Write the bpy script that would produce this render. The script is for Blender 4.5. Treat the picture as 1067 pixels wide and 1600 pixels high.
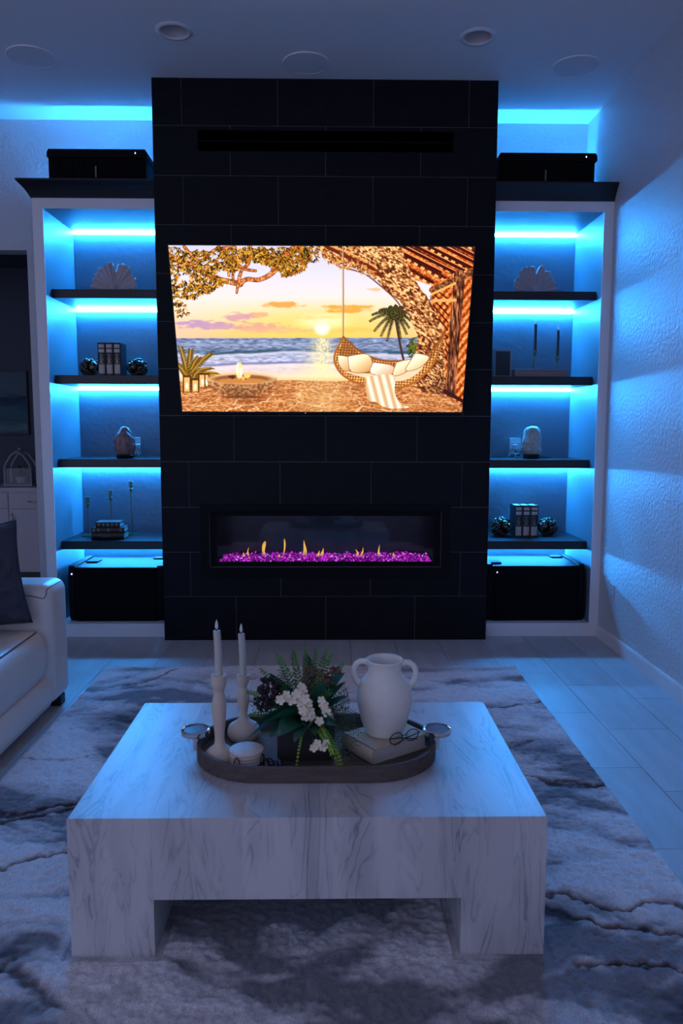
import bpy, bmesh, math, random
import numpy as np
from mathutils import Vector, Matrix

# ------------------------------------------------------------------ scene, camera, world
SC = bpy.context.scene
for o in list(bpy.data.objects):
    bpy.data.objects.remove(o)
COL = SC.collection
RNG = random.Random(7)
PI = math.pi

SC.view_settings.view_transform = 'Standard'
SC.view_settings.look = 'None'
SC.view_settings.gamma = 1.0
SC.view_settings.use_curve_mapping = False
SC.view_settings.exposure = 0.0
SC.cycles.use_denoising = True
SC.cycles.max_bounces = 8
SC.cycles.diffuse_bounces = 6
SC.cycles.sample_clamp_indirect = 25.0
SC.cycles.caustics_reflective = False
SC.cycles.caustics_refractive = False


def make_camera():
    f, pitch, yaw, roll = 1196.577, 0.110655, 0.0148334, 0.0021719
    cp, sp, cy, sy = math.cos(pitch), math.sin(pitch), math.cos(yaw), math.sin(yaw)
    fwd = Vector((sy * cp, cy * cp, -sp))
    right = Vector((cy, -sy, 0))
    up = right.cross(fwd)
    r = math.cos(roll) * right + math.sin(roll) * up
    u = -math.sin(roll) * right + math.cos(roll) * up
    b = -fwd
    cd = bpy.data.cameras.new('camera')
    cam = bpy.data.objects.new('camera', cd)
    COL.objects.link(cam)
    cam.matrix_world = Matrix(((r.x, u.x, b.x, 0.030936), (r.y, u.y, b.y, -5.125287),
                               (r.z, u.z, b.z, 1.453423), (0, 0, 0, 1)))
    cd.sensor_fit = 'VERTICAL'
    cd.sensor_height = 36.0
    cd.sensor_width = 24.0
    cd.lens = f / 1600 * 36.0
    cd.clip_start = 0.05
    cd.dof.use_dof = True
    cd.dof.focus_distance = 5.2
    cd.dof.aperture_fstop = 7.0
    SC.camera = cam


make_camera()

AMBIENT = (0.47, 0.52, 0.88)      # dusk light entering from the open side of the room behind the camera
AMBIENT_STRENGTH = 1.08
LED = (0.028, 0.33, 1.0)
LED_STRENGTH = 350.0
TV_STRENGTH = 1.2

W = bpy.data.worlds.new('world')
SC.world = W
W.use_nodes = True
W.node_tree.nodes['Background'].inputs[0].default_value = (*AMBIENT, 1)
W.node_tree.nodes['Background'].inputs[1].default_value = AMBIENT_STRENGTH


# ------------------------------------------------------------------ helpers
def lin(c):
    return tuple((v / 255 / 12.92) if v / 255 <= 0.04045 else ((v / 255 + 0.055) / 1.055) ** 2.4 for v in c)


class MB:
    """collects vertices and faces of one mesh"""

    def __init__(s):
        s.v, s.f = [], []

    def add(s, vs, fs):
        n = len(s.v)
        s.v += [tuple(p) for p in vs]
        s.f += [tuple(n + i for i in f) for f in fs]
        return s

    def box(s, x0, x1, y0, y1, z0, z1):
        return s.add([(x0, y0, z0), (x1, y0, z0), (x1, y1, z0), (x0, y1, z0), (x0, y0, z1), (x1, y0, z1), (x1, y1, z1), (x0, y1, z1)],
                     [(0, 3, 2, 1), (4, 5, 6, 7), (0, 1, 5, 4), (1, 2, 6, 5), (2, 3, 7, 6), (3, 0, 4, 7)])

    def prism(s, pts, axis, a0, a1):
        """polygon pts extruded along axis ('x': pts are (y,z); 'y': (x,z); 'z': (x,y))"""
        def P(p, a):
            return {'x': (a, p[0], p[1]), 'y': (p[0], a, p[1]), 'z': (p[0], p[1], a)}[axis]
        n = len(pts)
        vs = [P(p, a0) for p in pts] + [P(p, a1) for p in pts]
        fs = [tuple(range(n)), tuple(range(2 * n - 1, n - 1, -1))]
        fs += [(i, (i + 1) % n + 0, n + (i + 1) % n, n + i) for i in range(n)]
        return s.add(vs, fs)

    def lathe(s, prof, seg=32, c=(0, 0, 0), cap=True):
        vs, fs = [], []
        for r, z in prof:
            for k in range(seg):
                a = 2 * PI * k / seg
                vs.append((c[0] + r * math.cos(a), c[1] + r * math.sin(a), c[2] + z))
        m = len(prof)
        for i in range(m - 1):
            for k in range(seg):
                k2 = (k + 1) % seg
                fs.append((i * seg + k, i * seg + k2, (i + 1) * seg + k2, (i + 1) * seg + k))
        if cap:
            fs.append(tuple(range(seg - 1, -1, -1)))
            fs.append(tuple((m - 1) * seg + k for k in range(seg)))
        return s.add(vs, fs)

    def tube(s, pts, r, seg=8, closed=False, cap=True):
        pts = [Vector(p) for p in pts]
        n = len(pts)
        rs = r if isinstance(r, (list, tuple)) else [r] * n
        vs, fs = [], []
        prev = None
        for i, p in enumerate(pts):
            if closed:
                t = pts[(i + 1) % n] - pts[i - 1]
            else:
                t = pts[min(i + 1, n - 1)] - pts[max(i - 1, 0)]
            if t.length < 1e-9:
                t = Vector((0, 0, 1))
            t.normalize()
            if prev is None:
                a = Vector((0, 0, 1)) if abs(t.z) < 0.9 else Vector((1, 0, 0))
                nrm = a.cross(t).normalized()
            else:
                nrm = (prev - t * prev.dot(t))
                nrm = nrm.normalized() if nrm.length > 1e-6 else Vector((1, 0, 0))
            prev = nrm
            bn = t.cross(nrm)
            for k in range(seg):
                a = 2 * PI * k / seg
                vs.append(p + (nrm * math.cos(a) + bn * math.sin(a)) * rs[i])
        m = n if closed else n - 1
        for i in range(m):
            j = (i + 1) % n
            for k in range(seg):
                k2 = (k + 1) % seg
                fs.append((i * seg + k, i * seg + k2, j * seg + k2, j * seg + k))
        if cap and not closed:
            fs.append(tuple(range(seg - 1, -1, -1)))
            fs.append(tuple((n - 1) * seg + k for k in range(seg)))
        return s.add(vs, fs)

    def ball(s, c, r, seg=12, rings=8, jitter=0.0, rng=None):
        rx, ry, rz = r if isinstance(r, (list, tuple)) else (r, r, r)
        vs, fs = [], []
        for i in range(1, rings):
            t = PI * i / rings
            for k in range(seg):
                a = 2 * PI * k / seg
                j = 1 + (rng.uniform(-jitter, jitter) if rng else 0)
                vs.append((c[0] + rx * j * math.sin(t) * math.cos(a), c[1] + ry * j * math.sin(t) * math.sin(a), c[2] - rz * j * math.cos(t)))
        vs += [(c[0], c[1], c[2] - rz), (c[0], c[1], c[2] + rz)]
        b, t = len(vs) - 2, len(vs) - 1
        for i in range(rings - 2):
            for k in range(seg):
                k2 = (k + 1) % seg
                fs.append((i * seg + k, i * seg + k2, (i + 1) * seg + k2, (i + 1) * seg + k))
        for k in range(seg):
            k2 = (k + 1) % seg
            fs.append((b, k2, k))
            fs.append((t, (rings - 2) * seg + k, (rings - 2) * seg + k2))
        return s.add(vs, fs)

    def xform(s, M, start=0):
        for i in range(start, len(s.v)):
            s.v[i] = tuple(M @ Vector(s.v[i]))
        return s


def offset_of(o):
    v = Vector((0, 0, 0))
    while o:
        v += o.location
        o = o.parent
    return v


def link(name, mb, mat, parent=None, local=False, smooth=False, bevel=0, bseg=2, recalc=True):
    me = bpy.data.meshes.new(name)
    off = Vector((0, 0, 0)) if (local or parent is None) else offset_of(parent)
    me.from_pydata([(p[0] - off.x, p[1] - off.y, p[2] - off.z) for p in mb.v], [], mb.f)
    if recalc:
        bm = bmesh.new()
        bm.from_mesh(me)
        bmesh.ops.recalc_face_normals(bm, faces=bm.faces)
        bm.to_mesh(me)
        bm.free()
    me.update()
    for m in (mat if isinstance(mat, (list, tuple)) else [mat]):
        me.materials.append(m)
    if smooth:
        me.polygons.foreach_set('use_smooth', [True] * len(me.polygons))
        if smooth != 'all':
            me.set_sharp_from_angle(angle=math.radians(smooth if not isinstance(smooth, bool) else 40))
    o = bpy.data.objects.new(name, me)
    COL.objects.link(o)
    if parent:
        o.parent = parent
    if bevel:
        md = o.modifiers.new('bevel', 'BEVEL')
        md.width = bevel
        md.segments = bseg
        md.limit_method = 'ANGLE'
        md.angle_limit = math.radians(35)
    return o


def tag(o, label, cat, group=None):
    o['label'] = label
    o['category'] = cat
    if group:
        o['group'] = group
    return o


def thing(name, label, cat, loc=(0, 0, 0), group=None):
    o = bpy.data.objects.new(name, None)
    o.empty_display_size = 0.05
    o.location = loc
    COL.objects.link(o)
    return tag(o, label, cat, group)


def struct(name, mb, mat, parent=None, **k):
    o = link(name, mb, mat, parent, **k)
    if parent is None:
        o['kind'] = 'structure'
    return o


def dup(root, loc, rotz=None, label=None, group=None):
    def cp(o, par):
        c = o.copy()
        COL.objects.link(c)
        c.parent = par
        for ch in list(o.children):
            cp(ch, c)
        return c
    r = cp(root, None)
    r.location = loc
    if rotz is not None:
        r.rotation_euler = (0, 0, rotz)
    if label:
        r['label'] = label
    if group:
        r['group'] = group
    return r


# ------------------------------------------------------------------ materials
def mat(name, col, rough=0.5, metal=0.0, spec=0.5, bump=None, var=None, rnd=0.0, emit=None, sss=0, coat=0, alpha=None, trans=0):
    """col linear rgb. bump=(scale, strength, distance, detail). var=(scale, colour2, amount, stretch xyz). rnd: brightness spread per object"""
    m = bpy.data.materials.new(name)
    m.use_nodes = True
    nt = m.node_tree
    N, L = nt.nodes, nt.links
    b = N['Principled BSDF']
    b.inputs['Base Color'].default_value = (*col, 1)
    b.inputs['Roughness'].default_value = rough
    b.inputs['Metallic'].default_value = metal
    b.inputs['Specular IOR Level'].default_value = spec
    if coat:
        b.inputs['Coat Weight'].default_value = coat
        b.inputs['Coat Roughness'].default_value = 0.15
    if sss:
        b.inputs['Subsurface Weight'].default_value = sss
        b.inputs['Subsurface Radius'].default_value = (0.03, 0.02, 0.015)
    if trans:
        b.inputs['Transmission Weight'].default_value = trans
    if emit:
        b.inputs['Emission Color'].default_value = (*emit[0], 1)
        b.inputs['Emission Strength'].default_value = emit[1]
    g = N.new('ShaderNodeNewGeometry')
    last = None
    if var:
        sc, c2, amt, st = var
        mp = N.new('ShaderNodeMapping')
        mp.inputs['Scale'].default_value = st
        L.new(g.outputs['Position'], mp.inputs['Vector'])
        n = N.new('ShaderNodeTexNoise')
        n.inputs['Scale'].default_value = sc
        n.inputs['Detail'].default_value = 6
        n.inputs['Roughness'].default_value = 0.6
        L.new(mp.outputs[0], n.inputs['Vector'])
        r = N.new('ShaderNodeValToRGB')
        r.color_ramp.elements[0].position = 0.35
        r.color_ramp.elements[1].position = 0.68
        L.new(n.outputs['Fac'], r.inputs[0])
        ml = N.new('ShaderNodeMath')
        ml.operation = 'MULTIPLY'
        ml.inputs[1].default_value = amt
        L.new(r.outputs[0], ml.inputs[0])
        mx = N.new('ShaderNodeMix')
        mx.data_type = 'RGBA'
        mx.inputs[6].default_value = (*col, 1)
        mx.inputs[7].default_value = (*c2, 1)
        L.new(ml.outputs[0], mx.inputs[0])
        last = mx.outputs[2]
    if rnd:
        oi = N.new('ShaderNodeObjectInfo')
        mr = N.new('ShaderNodeMapRange')
        mr.inputs['To Min'].default_value = 1 - rnd
        mr.inputs['To Max'].default_value = 1 + rnd
        L.new(oi.outputs['Random'], mr.inputs['Value'])
        hv = N.new('ShaderNodeHueSaturation')
        if last:
            L.new(last, hv.inputs['Color'])
        else:
            hv.inputs['Color'].default_value = (*col, 1)
        L.new(mr.outputs[0], hv.inputs['Value'])
        last = hv.outputs[0]
    if last:
        L.new(last, b.inputs['Base Color'])
    if bump:
        bs, bst, bd, bdet = bump
        n = N.new('ShaderNodeTexNoise')
        n.inputs['Scale'].default_value = bs
        n.inputs['Detail'].default_value = bdet
        L.new(g.outputs['Position'], n.inputs['Vector'])
        bp = N.new('ShaderNodeBump')
        bp.inputs['Strength'].default_value = bst
        bp.inputs['Distance'].default_value = bd
        L.new(n.outputs['Fac'], bp.inputs['Height'])
        L.new(bp.outputs[0], b.inputs['Normal'])
    return m


def emission(name, col, strength):
    m = bpy.data.materials.new(name)
    m.use_nodes = True
    nt = m.node_tree
    nt.nodes.remove(nt.nodes['Principled BSDF'])
    e = nt.nodes.new('ShaderNodeEmission')
    e.inputs[0].default_value = (*col, 1)
    e.inputs[1].default_value = strength
    nt.links.new(e.outputs[0], nt.nodes['Material Output'].inputs[0])
    return m


M = {}
M['wall'] = mat('wall_paint', (0.60, 0.60, 0.61), 0.5, bump=(42, 0.65, 0.010, 3))
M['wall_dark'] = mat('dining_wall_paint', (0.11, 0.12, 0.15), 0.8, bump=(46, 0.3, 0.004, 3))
M['ceiling'] = mat('ceiling_paint', (0.80, 0.80, 0.81), 0.85, bump=(60, 0.25, 0.003, 3))
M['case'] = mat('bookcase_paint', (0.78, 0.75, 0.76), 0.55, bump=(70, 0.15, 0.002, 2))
M['niche'] = mat('niche_wall_led_tint', (0.14, 0.20, 0.25), 0.5, bump=(30, 0.45, 0.0040, 3))  # wall colour darkened and tinted blue: the LED-lit look is painted in
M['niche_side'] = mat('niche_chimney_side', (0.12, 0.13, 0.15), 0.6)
M['trim'] = mat('trim_paint', (0.78, 0.76, 0.77), 0.4)
M['shelf'] = mat('black_shelf_wood', (0.006, 0.006, 0.009), 0.35, var=(30, (0.014, 0.014, 0.018), 0.6, (0.3, 3, 3)))
M['slate'] = mat('charcoal_tile', (0.0022, 0.0025, 0.0045), 0.55, spec=0.18, var=(9, (0.006, 0.0065, 0.0095), 0.8, (1, 1, 2.5)), rnd=0.12, bump=(120, 0.2, 0.001, 3))
M['grout'] = mat('tile_grout', (0.20, 0.20, 0.24), 0.9)
M['floor_tile'] = mat('grey_floor_tile', (0.40, 0.41, 0.42), 0.42, var=(14, (0.50, 0.51, 0.52), 0.8, (1, 0.16, 1)), rnd=0.07, bump=(90, 0.12, 0.001, 4))
M['floor_grout'] = mat('floor_grout', (0.09, 0.09, 0.10), 0.9)
M['black'] = mat('satin_black', (0.006, 0.006, 0.008), 0.4)
M['black_matte'] = mat('matte_black', (0.004, 0.004, 0.005), 0.75, spec=0.2)
M['cab_black'] = mat('black_vinyl_cabinet', (0.006, 0.006, 0.008), 0.6, spec=0.08, bump=(300, 0.15, 0.0006, 2))
M['grille'] = mat('black_grille_cloth', (0.0035, 0.0035, 0.0045), 0.9, spec=0.15)
M['strip'] = emission('blue_led', LED, LED_STRENGTH)
M['cove_strip'] = emission('blue_cove_led', LED, LED_STRENGTH * 1.35)
M['led_dot'] = emission('indicator_light', (0.45, 0.4, 1.0), 3.0)
M['amber_dot'] = emission('amber_light', (1.0, 0.5, 0.12), 1.0)
M['chrome'] = mat('chrome', (0.75, 0.73, 0.75), 0.12, 1.0)
M['brass'] = mat('aged_brass', (0.20, 0.19, 0.11), 0.3, 1.0)
M['bronze'] = mat('bronze', (0.13, 0.12, 0.085), 0.25, 0.8, var=(40, (0.02, 0.03, 0.025), 0.6, (1, 1, 1)))
M['leather_dark'] = mat('black_leather_binding', (0.010, 0.010, 0.016), 0.35, bump=(200, 0.2, 0.001, 3))
M['leather_brown'] = mat('brown_leather_binding', (0.035, 0.018, 0.016), 0.4, bump=(200, 0.2, 0.001, 3))
M['pages'] = mat('page_edges', (0.58, 0.55, 0.50), 0.8, bump=(300, 0.3, 0.001, 1))
M['shell'] = mat('pale_fan_coral', (0.56, 0.49, 0.49), 0.6, var=(60, (0.38, 0.33, 0.34), 0.5, (1, 1, 1)))
M['rock_pink'] = mat('pink_salt_rock', (0.38, 0.22, 0.19), 0.4, sss=0.15, var=(22, (0.10, 0.055, 0.06), 0.9, (2, 2, 0.8)), bump=(50, 0.6, 0.006, 4))
M['rock_pale'] = mat('pale_salt_rock', (0.60, 0.60, 0.52), 0.45, sss=0.3, var=(26, (0.36, 0.37, 0.33), 0.8, (1, 1, 1)), bump=(60, 0.5, 0.004, 4))
M['plate'] = mat('white_plastic_plate', (0.55, 0.55, 0.56), 0.3)
M['leather'] = mat('ivory_leather', (0.74, 0.68, 0.63), 0.36, bump=(160, 0.25, 0.0012, 4), var=(5, (0.67, 0.61, 0.57), 0.5, (1, 1, 1)))
M['stitch'] = mat('leather_seam', (0.12, 0.11, 0.11), 0.7)
M['pillow'] = mat('slate_velvet', (0.040, 0.046, 0.068), 0.8, bump=(25, 0.35, 0.008, 4))
M['candle_holder'] = mat('whitewashed_turned_wood', (0.66, 0.54, 0.44), 0.6, var=(18, (0.57, 0.45, 0.36), 0.6, (3, 3, 0.5)))
M['wax'] = mat('ivory_wax', (0.52, 0.50, 0.45), 0.5, sss=0.1)
M['wax_dark'] = mat('dark_taper_wax', (0.05, 0.04, 0.04), 0.5)
M['flame_plastic'] = mat('white_plastic_flame', (0.75, 0.72, 0.68), 0.35)
M['tray_wood'] = mat('weathered_brown_wood', (0.105, 0.078, 0.066), 0.65, var=(16, (0.05, 0.036, 0.032), 0.8, (1, 5, 5)), bump=(80, 0.3, 0.002, 4))
M['coaster'] = mat('pale_wood_coaster', (0.70, 0.60, 0.52), 0.6, var=(40, (0.52, 0.43, 0.37), 0.5, (1, 3, 1)))
M['wire'] = mat('black_wire', (0.008, 0.008, 0.009), 0.45)
M['vase'] = mat('cream_stoneware', (0.80, 0.76, 0.69), 0.75, bump=(240, 0.25, 0.0012, 3), var=(30, (0.72, 0.68, 0.61), 0.6, (1, 1, 1)))
M['linen'] = mat('beige_linen_cover', (0.56, 0.46, 0.33), 0.85, bump=(350, 0.35, 0.001, 2))
M['planter'] = mat('dark_brown_planter', (0.014, 0.011, 0.012), 0.6)
M['leaf'] = mat('dark_magnolia_leaf', (0.014, 0.085, 0.048), 0.28, rnd=0.3)
M['leaf_blue_lit'] = mat('blue_lit_leaf', (0.02, 0.18, 0.19), 0.25, rnd=0.2)  # lit copy of the leaf: blue LED light painted into its colour
M['fern'] = mat('fern_green', (0.08, 0.23, 0.05), 0.6, rnd=0.35)
M['moss'] = mat('amaranth_green', (0.24, 0.44, 0.05), 0.7, rnd=0.15)
M['pine'] = mat('dark_pine_green', (0.016, 0.07, 0.036), 0.6, rnd=0.25)
M['bloom_dark'] = mat('dark_plum_bloom', (0.022, 0.010, 0.013), 0.8)
M['bloom_brown'] = mat('dried_brown_bloom', (0.15, 0.08, 0.045), 0.85)
M['petal'] = mat('cream_petal', (0.84, 0.72, 0.54), 0.6, rnd=0.08)
M['bead'] = mat('dark_glass_bead', (0.01, 0.015, 0.05), 0.08, spec=0.8)
M['glass_clear'] = None
M['cabinet_white'] = mat('buffet_paint', (0.72, 0.66, 0.68), 0.5)
M['cabinet_line'] = mat('buffet_recess', (0.10, 0.09, 0.10), 0.7)
M['toe'] = mat('toe_kick', (0.10, 0.085, 0.085), 0.7)
M['lantern'] = mat('whitewashed_lantern_wood', (0.45, 0.43, 0.45), 0.7)
M['greige'] = mat('speaker_mesh', (0.72, 0.72, 0.74), 0.85, bump=(500, 0.3, 0.001, 1))
M['can'] = mat('downlight_reflector', (0.55, 0.50, 0.50), 0.35)


def glass_pane_mat(name, tint=(1, 1, 1), refl=0.06):
    m = bpy.data.materials.new(name)
    m.use_nodes = True
    nt = m.node_tree
    nt.nodes.remove(nt.nodes['Principled BSDF'])
    t = nt.nodes.new('ShaderNodeBsdfTransparent')
    t.inputs[0].default_value = (*tint, 1)
    g = nt.nodes.new('ShaderNodeBsdfGlossy')
    g.inputs['Roughness'].default_value = 0.03
    mx = nt.nodes.new('ShaderNodeMixShader')
    mx.inputs[0].default_value = refl
    nt.links.new(t.outputs[0], mx.inputs[1])
    nt.links.new(g.outputs[0], mx.inputs[2])
    nt.links.new(mx.outputs[0], nt.nodes['Material Output'].inputs[0])
    return m


M['pane'] = glass_pane_mat('fireplace_glass', (0.92, 0.92, 0.95), 0.03)
M['lens'] = glass_pane_mat('clear_glass', (0.93, 0.95, 0.97), 0.025)


# ------------------------------------------------------------------ numpy noise (for the screen picture and the rug)
def vnoise(shape, cells, rs):
    """smooth value noise on a grid, cells=(ny,nx)"""
    ny, nx = cells
    g = rs.random((ny + 3, nx + 3))
    y = np.linspace(0, ny, shape[0], endpoint=False)
    x = np.linspace(0, nx, shape[1], endpoint=False)
    return samp(g, *np.meshgrid(y, x, indexing='ij'))


def samp(g, Y, X):
    Y = np.mod(Y, g.shape[0] - 1.001)
    X = np.mod(X, g.shape[1] - 1.001)
    yi, xi = Y.astype(int), X.astype(int)
    fy, fx = Y - yi, X - xi
    fy, fx = fy * fy * (3 - 2 * fy), fx * fx * (3 - 2 * fx)
    a, b, c, d = g[yi, xi], g[yi, xi + 1], g[yi + 1, xi], g[yi + 1, xi + 1]
    return (a * (1 - fx) + b * fx) * (1 - fy) + (c * (1 - fx) + d * fx) * fy


def fbm(Y, X, rs, octv=5, gain=0.5):
    out = np.zeros_like(X, dtype=float)
    amp, tot, fr = 1.0, 0.0, 1.0
    for _ in range(octv):
        g = rs.random((131, 131))
        out += amp * samp(g, Y * fr + 17.3, X * fr + 5.1)
        tot += amp
        amp *= gain
        fr *= 2.03
    return out / tot


# ------------------------------------------------------------------ the setting
CEIL = 3.645
XW = 1.905          # right wall
YB = 0.69           # back wall of the alcoves
REAR = -8.0
XL = -5.2


def build_floor():
    mb = MB().box(XL, XW + 0.1, REAR, 2.6, -0.10, -0.0035)
    fl = struct('floor', mb, M['floor_grout'])
    protos = {}
    pitch, tl = 0.3015, 0.636
    x0 = 1.371
    for k in range(-16, 2):
        xa = x0 + pitch * k
        xb = min(xa + pitch, XW)
        if xb - xa < 0.05:
            continue
        ph = -0.937 + 0.2155 * (1 - 1 - k)
        ph = ph % tl
        j0 = -7
        far = 2.5 if xb < -1.1 else 0.14
        while True:
            ya = ph + tl * j0
            yb = ya + tl
            j0 += 1
            if ya > far or j0 > 6:
                break
            if xb < -1.9 and ya < 0.4:       # hidden by the sofa
                continue
            hidden_rug = xa > -1.25 and xb < 1.1 and yb < -0.75
            if hidden_rug:
                continue
            ybc = min(yb, far)
            if ybc - ya < 0.03:
                continue
            key = (round(xb - xa, 4), round(ybc - ya, 4))
            if key not in protos:
                w, l = key
                o = link('tile', MB().box(0.0013, w - 0.0013, 0.0013, l - 0.0013, -0.02, 0), M['floor_tile'], fl, local=True)
                protos[key] = o
            else:
                o = protos[key].copy()
                COL.objects.link(o)
                o.parent = fl
            o.location = (xa, ya, 0)
    # hidden stretch under the rug and behind the camera: one slab flush with the tiles
    s = link('tile', MB().box(-1.2, 1.07, -4.4, -0.9, -0.02, -0.0005), M['floor_tile'], fl)
    return fl


build_floor()


def build_ceiling():
    cans = [(-0.84, -0.575), (0.862, -0.543)]
    R = 0.082
    mb = MB()
    xs = [XL, -1.04, -0.64, 0.662, 1.062, XW + 0.1]
    ys = [REAR, -0.775, -0.375, 0.84]
    # rows share y for simplicity: the two square patches differ a little in y
    for i in range(5):
        for j in range(3):
            x0, x1, y0, y1 = xs[i], xs[i + 1], ys[j], ys[j + 1]
            if j == 1 and i in (1, 3):
                cx, cy = cans[0 if i == 1 else 1]
                n = 32
                ring = [(cx + R * math.cos(2 * PI * (k + .5) / n), cy + R * math.sin(2 * PI * (k + .5) / n), CEIL) for k in range(n)]
                out = []
                for k in range(n):
                    a = 2 * PI * (k + .5) / n
                    dx, dy = math.cos(a), math.sin(a)
                    tx = ((x1 - cx) / dx) if dx > 0 else ((x0 - cx) / dx)
                    ty = ((y1 - cy) / dy) if dy > 0 else ((y0 - cy) / dy)
                    t = min(tx, ty)
                    out.append((cx + dx * t, cy + dy * t, CEIL))
                fs = [(k, (k + 1) % n, n + (k + 1) % n, n + k) for k in range(n)]
                # corner fill triangles
                vs = ring + out
                for k in range(n):
                    a, b = out[k], out[(k + 1) % n]
                    if abs(a[0] - b[0]) > 1e-6 and abs(a[1] - b[1]) > 1e-6:
                        c = (x1 if max(a[0], b[0]) > cx + 0.1 else x0, y1 if max(a[1], b[1]) > cy + 0.1 else y0, CEIL)
                        vs.append(c)
                        fs.append((n + k, n + (k + 1) % n, len(vs) - 1))
                mb.add(vs, fs)
            else:
                mb.add([(x0, y0, CEIL), (x1, y0, CEIL), (x1, y1, CEIL), (x0, y1, CEIL)], [(0, 1, 2, 3)])
    mb.add([(XL, REAR, CEIL + 0.2), (XW + .1, REAR, CEIL + 0.2), (XW + .1, 0.84, CEIL + 0.2), (XL, 0.84, CEIL + 0.2)], [(0, 1, 2, 3)])
    struct('ceiling', mb, M['ceiling'], recalc=False)
    for i, (cx, cy) in enumerate(cans):
        t = thing('downlight', ('unlit round recessed downlight over the left side of the black chimney wall' if i == 0 else
                                'unlit round recessed downlight over the right side of the black chimney wall'), 'downlight', (cx, cy, CEIL), 'recessed downlights')
        link('trim_ring', MB().lathe([(0.074, 0.0), (0.082, -0.008), (0.098, -0.006), (0.104, 0.0)], 40, (cx, cy, CEIL), cap=False), M['trim'], t, smooth=True)
        link('reflector', MB().lathe([(0.076, -0.004), (0.068, 0.03), (0.052, 0.07), (0.045, 0.075), (0.001, 0.078)], 40, (cx, cy, CEIL), cap=False), M['can'], t, smooth=True)
    for cx, cy, lb in [(-1.75, -0.262, 'round white ceiling speaker over the left bookcase'), (-0.115, -0.213, 'round white ceiling speaker above the black tiled chimney'),
                       (1.527, -0.205, 'round white ceiling speaker over the right bookcase')]:
        t = thing('ceiling_speaker', lb, 'speaker', (cx, cy, CEIL), 'round ceiling speakers')
        c = (cx, cy, CEIL)
        link('rim', MB().lathe([(0.1345, 0.0), (0.136, -0.007), (0.141, -0.007), (0.143, 0)], 48, c, cap=False), M['trim'], t, smooth=True)
        link('grille', MB().lathe([(0.1345, -0.005), (0.08, -0.007), (0.001, -0.0075)], 48, c, cap=False), M['greige'], t, smooth=True)


build_ceiling()

# right wall, back walls, left wall
struct('wall_right', MB().box(XW, XW + 0.12, REAR, 0.84, 0, CEIL), M['wall'])
struct('wall_back', MB().box(1.09, XW, YB, 0.84, 0, CEIL), M['wall'])
mbw = MB().box(-2.19, -1.09, YB, 0.84, 0, CEIL).box(XL, -2.19, YB, 0.84, 2.734, CEIL).box(XL, -4.3, YB, 0.84, 0, 2.734)
struct('wall_back', mbw, M['wall'])
struct('wall_left', MB().box(XL - 0.12, XL, -2.6, 2.6, 0, CEIL), M['wall'])      # cut short: an added gap lets world light in to brighten the ceiling
# the dining room seen through the opening
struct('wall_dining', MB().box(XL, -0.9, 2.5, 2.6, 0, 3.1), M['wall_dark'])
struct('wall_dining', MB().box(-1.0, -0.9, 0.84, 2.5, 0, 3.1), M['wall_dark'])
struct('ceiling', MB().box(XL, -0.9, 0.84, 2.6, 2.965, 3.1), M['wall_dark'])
struct('baseboard_right', MB().prism([(XW, 0), (XW - 0.015, 0), (XW - 0.015, 0.075), (XW - 0.011, 0.086), (XW, 0.086)], 'y', REAR, 0.1), M['trim'])

# chimney breast with the firebox cavity
FX, FZ0, FZ1 = 0.784, 0.505, 0.888
CX = 1.10


def build_chimney():
    y0, y1 = 0.004, 0.84
    mb = MB()
    mb.box(-CX, -FX, y0, y1, 0, CEIL).box(FX, CX, y0, y1, 0, CEIL)
    mb.box(-FX, FX, y0, y1, 0, FZ0).box(-FX, FX, y0, y1, FZ1, CEIL).box(-FX, FX, 0.42, y1, FZ0, FZ1)
    ch = struct('wall_chimney', mb, M['grout'])
    tw, th, g = 0.61, 0.3052, 0.0016
    holes = [(-0.845, 0.845, 0.43, 0.94), (-0.82, 0.825, 3.198, 3.335)]
    for r in range(12):
        z0, z1 = r * th + g, min((r + 1) * th, CEIL) - g
        xs = [-CX]
        s = -1.5 if r % 2 else -2.0
        k = s
        while k * tw < CX - 0.01:
            if k * tw > -CX + 0.01:
                xs.append(k * tw)
            k += 1
        xs.append(CX)
        for a, b in zip(xs, xs[1:]):
            x0, x1 = a + (g if a > -CX else 0), b - (g if b < CX else 0)
            rects = [(x0, x1, z0, z1)]
            for h in holes:
                nr = []
                for (p, q, u, v) in rects:
                    if q <= h[0] or p >= h[1] or v <= h[2] or u >= h[3]:
                        nr.append((p, q, u, v))
                        continue
                    if u < h[2]:
                        nr.append((p, q, u, h[2]))
                    if v > h[3]:
                        nr.append((p, q, h[3], v))
                    mu, mv = max(u, h[2]), min(v, h[3])
                    if p < h[0]:
                        nr.append((p, h[0], mu, mv))
                    if q > h[1]:
                        nr.append((h[1], q, mu, mv))
                rects = nr
            if not rects:
                continue
            mb = MB()
            for (p, q, u, v) in rects:
                mb.box(p, q, 0.0, y0 + 0.004, u, v)
            link('tile', mb, M['slate'], ch)
    return ch


build_chimney()

v = thing('vent_slot', 'long matte black vent slot recessed in the tiles above the television', 'vent', (0, 0, 3.198))
link('back_panel', MB().box(-0.82, 0.825, 0.004, 0.014, 3.198, 3.335), M['black_matte'], v)
link('frame', MB().box(-0.82, 0.825, -0.001, 0.012, 3.198, 3.203).box(-0.82, 0.825, -0.001, 0.012, 3.330, 3.335)
     .box(-0.82, -0.815, -0.001, 0.012, 3.203, 3.33).box(0.82, 0.825, -0.001, 0.012, 3.203, 3.33), M['black_matte'], v)
link('slat', MB().box(-0.815, 0.82, 0.002, 0.006, 3.262, 3.268), M['black_matte'], v)


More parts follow.
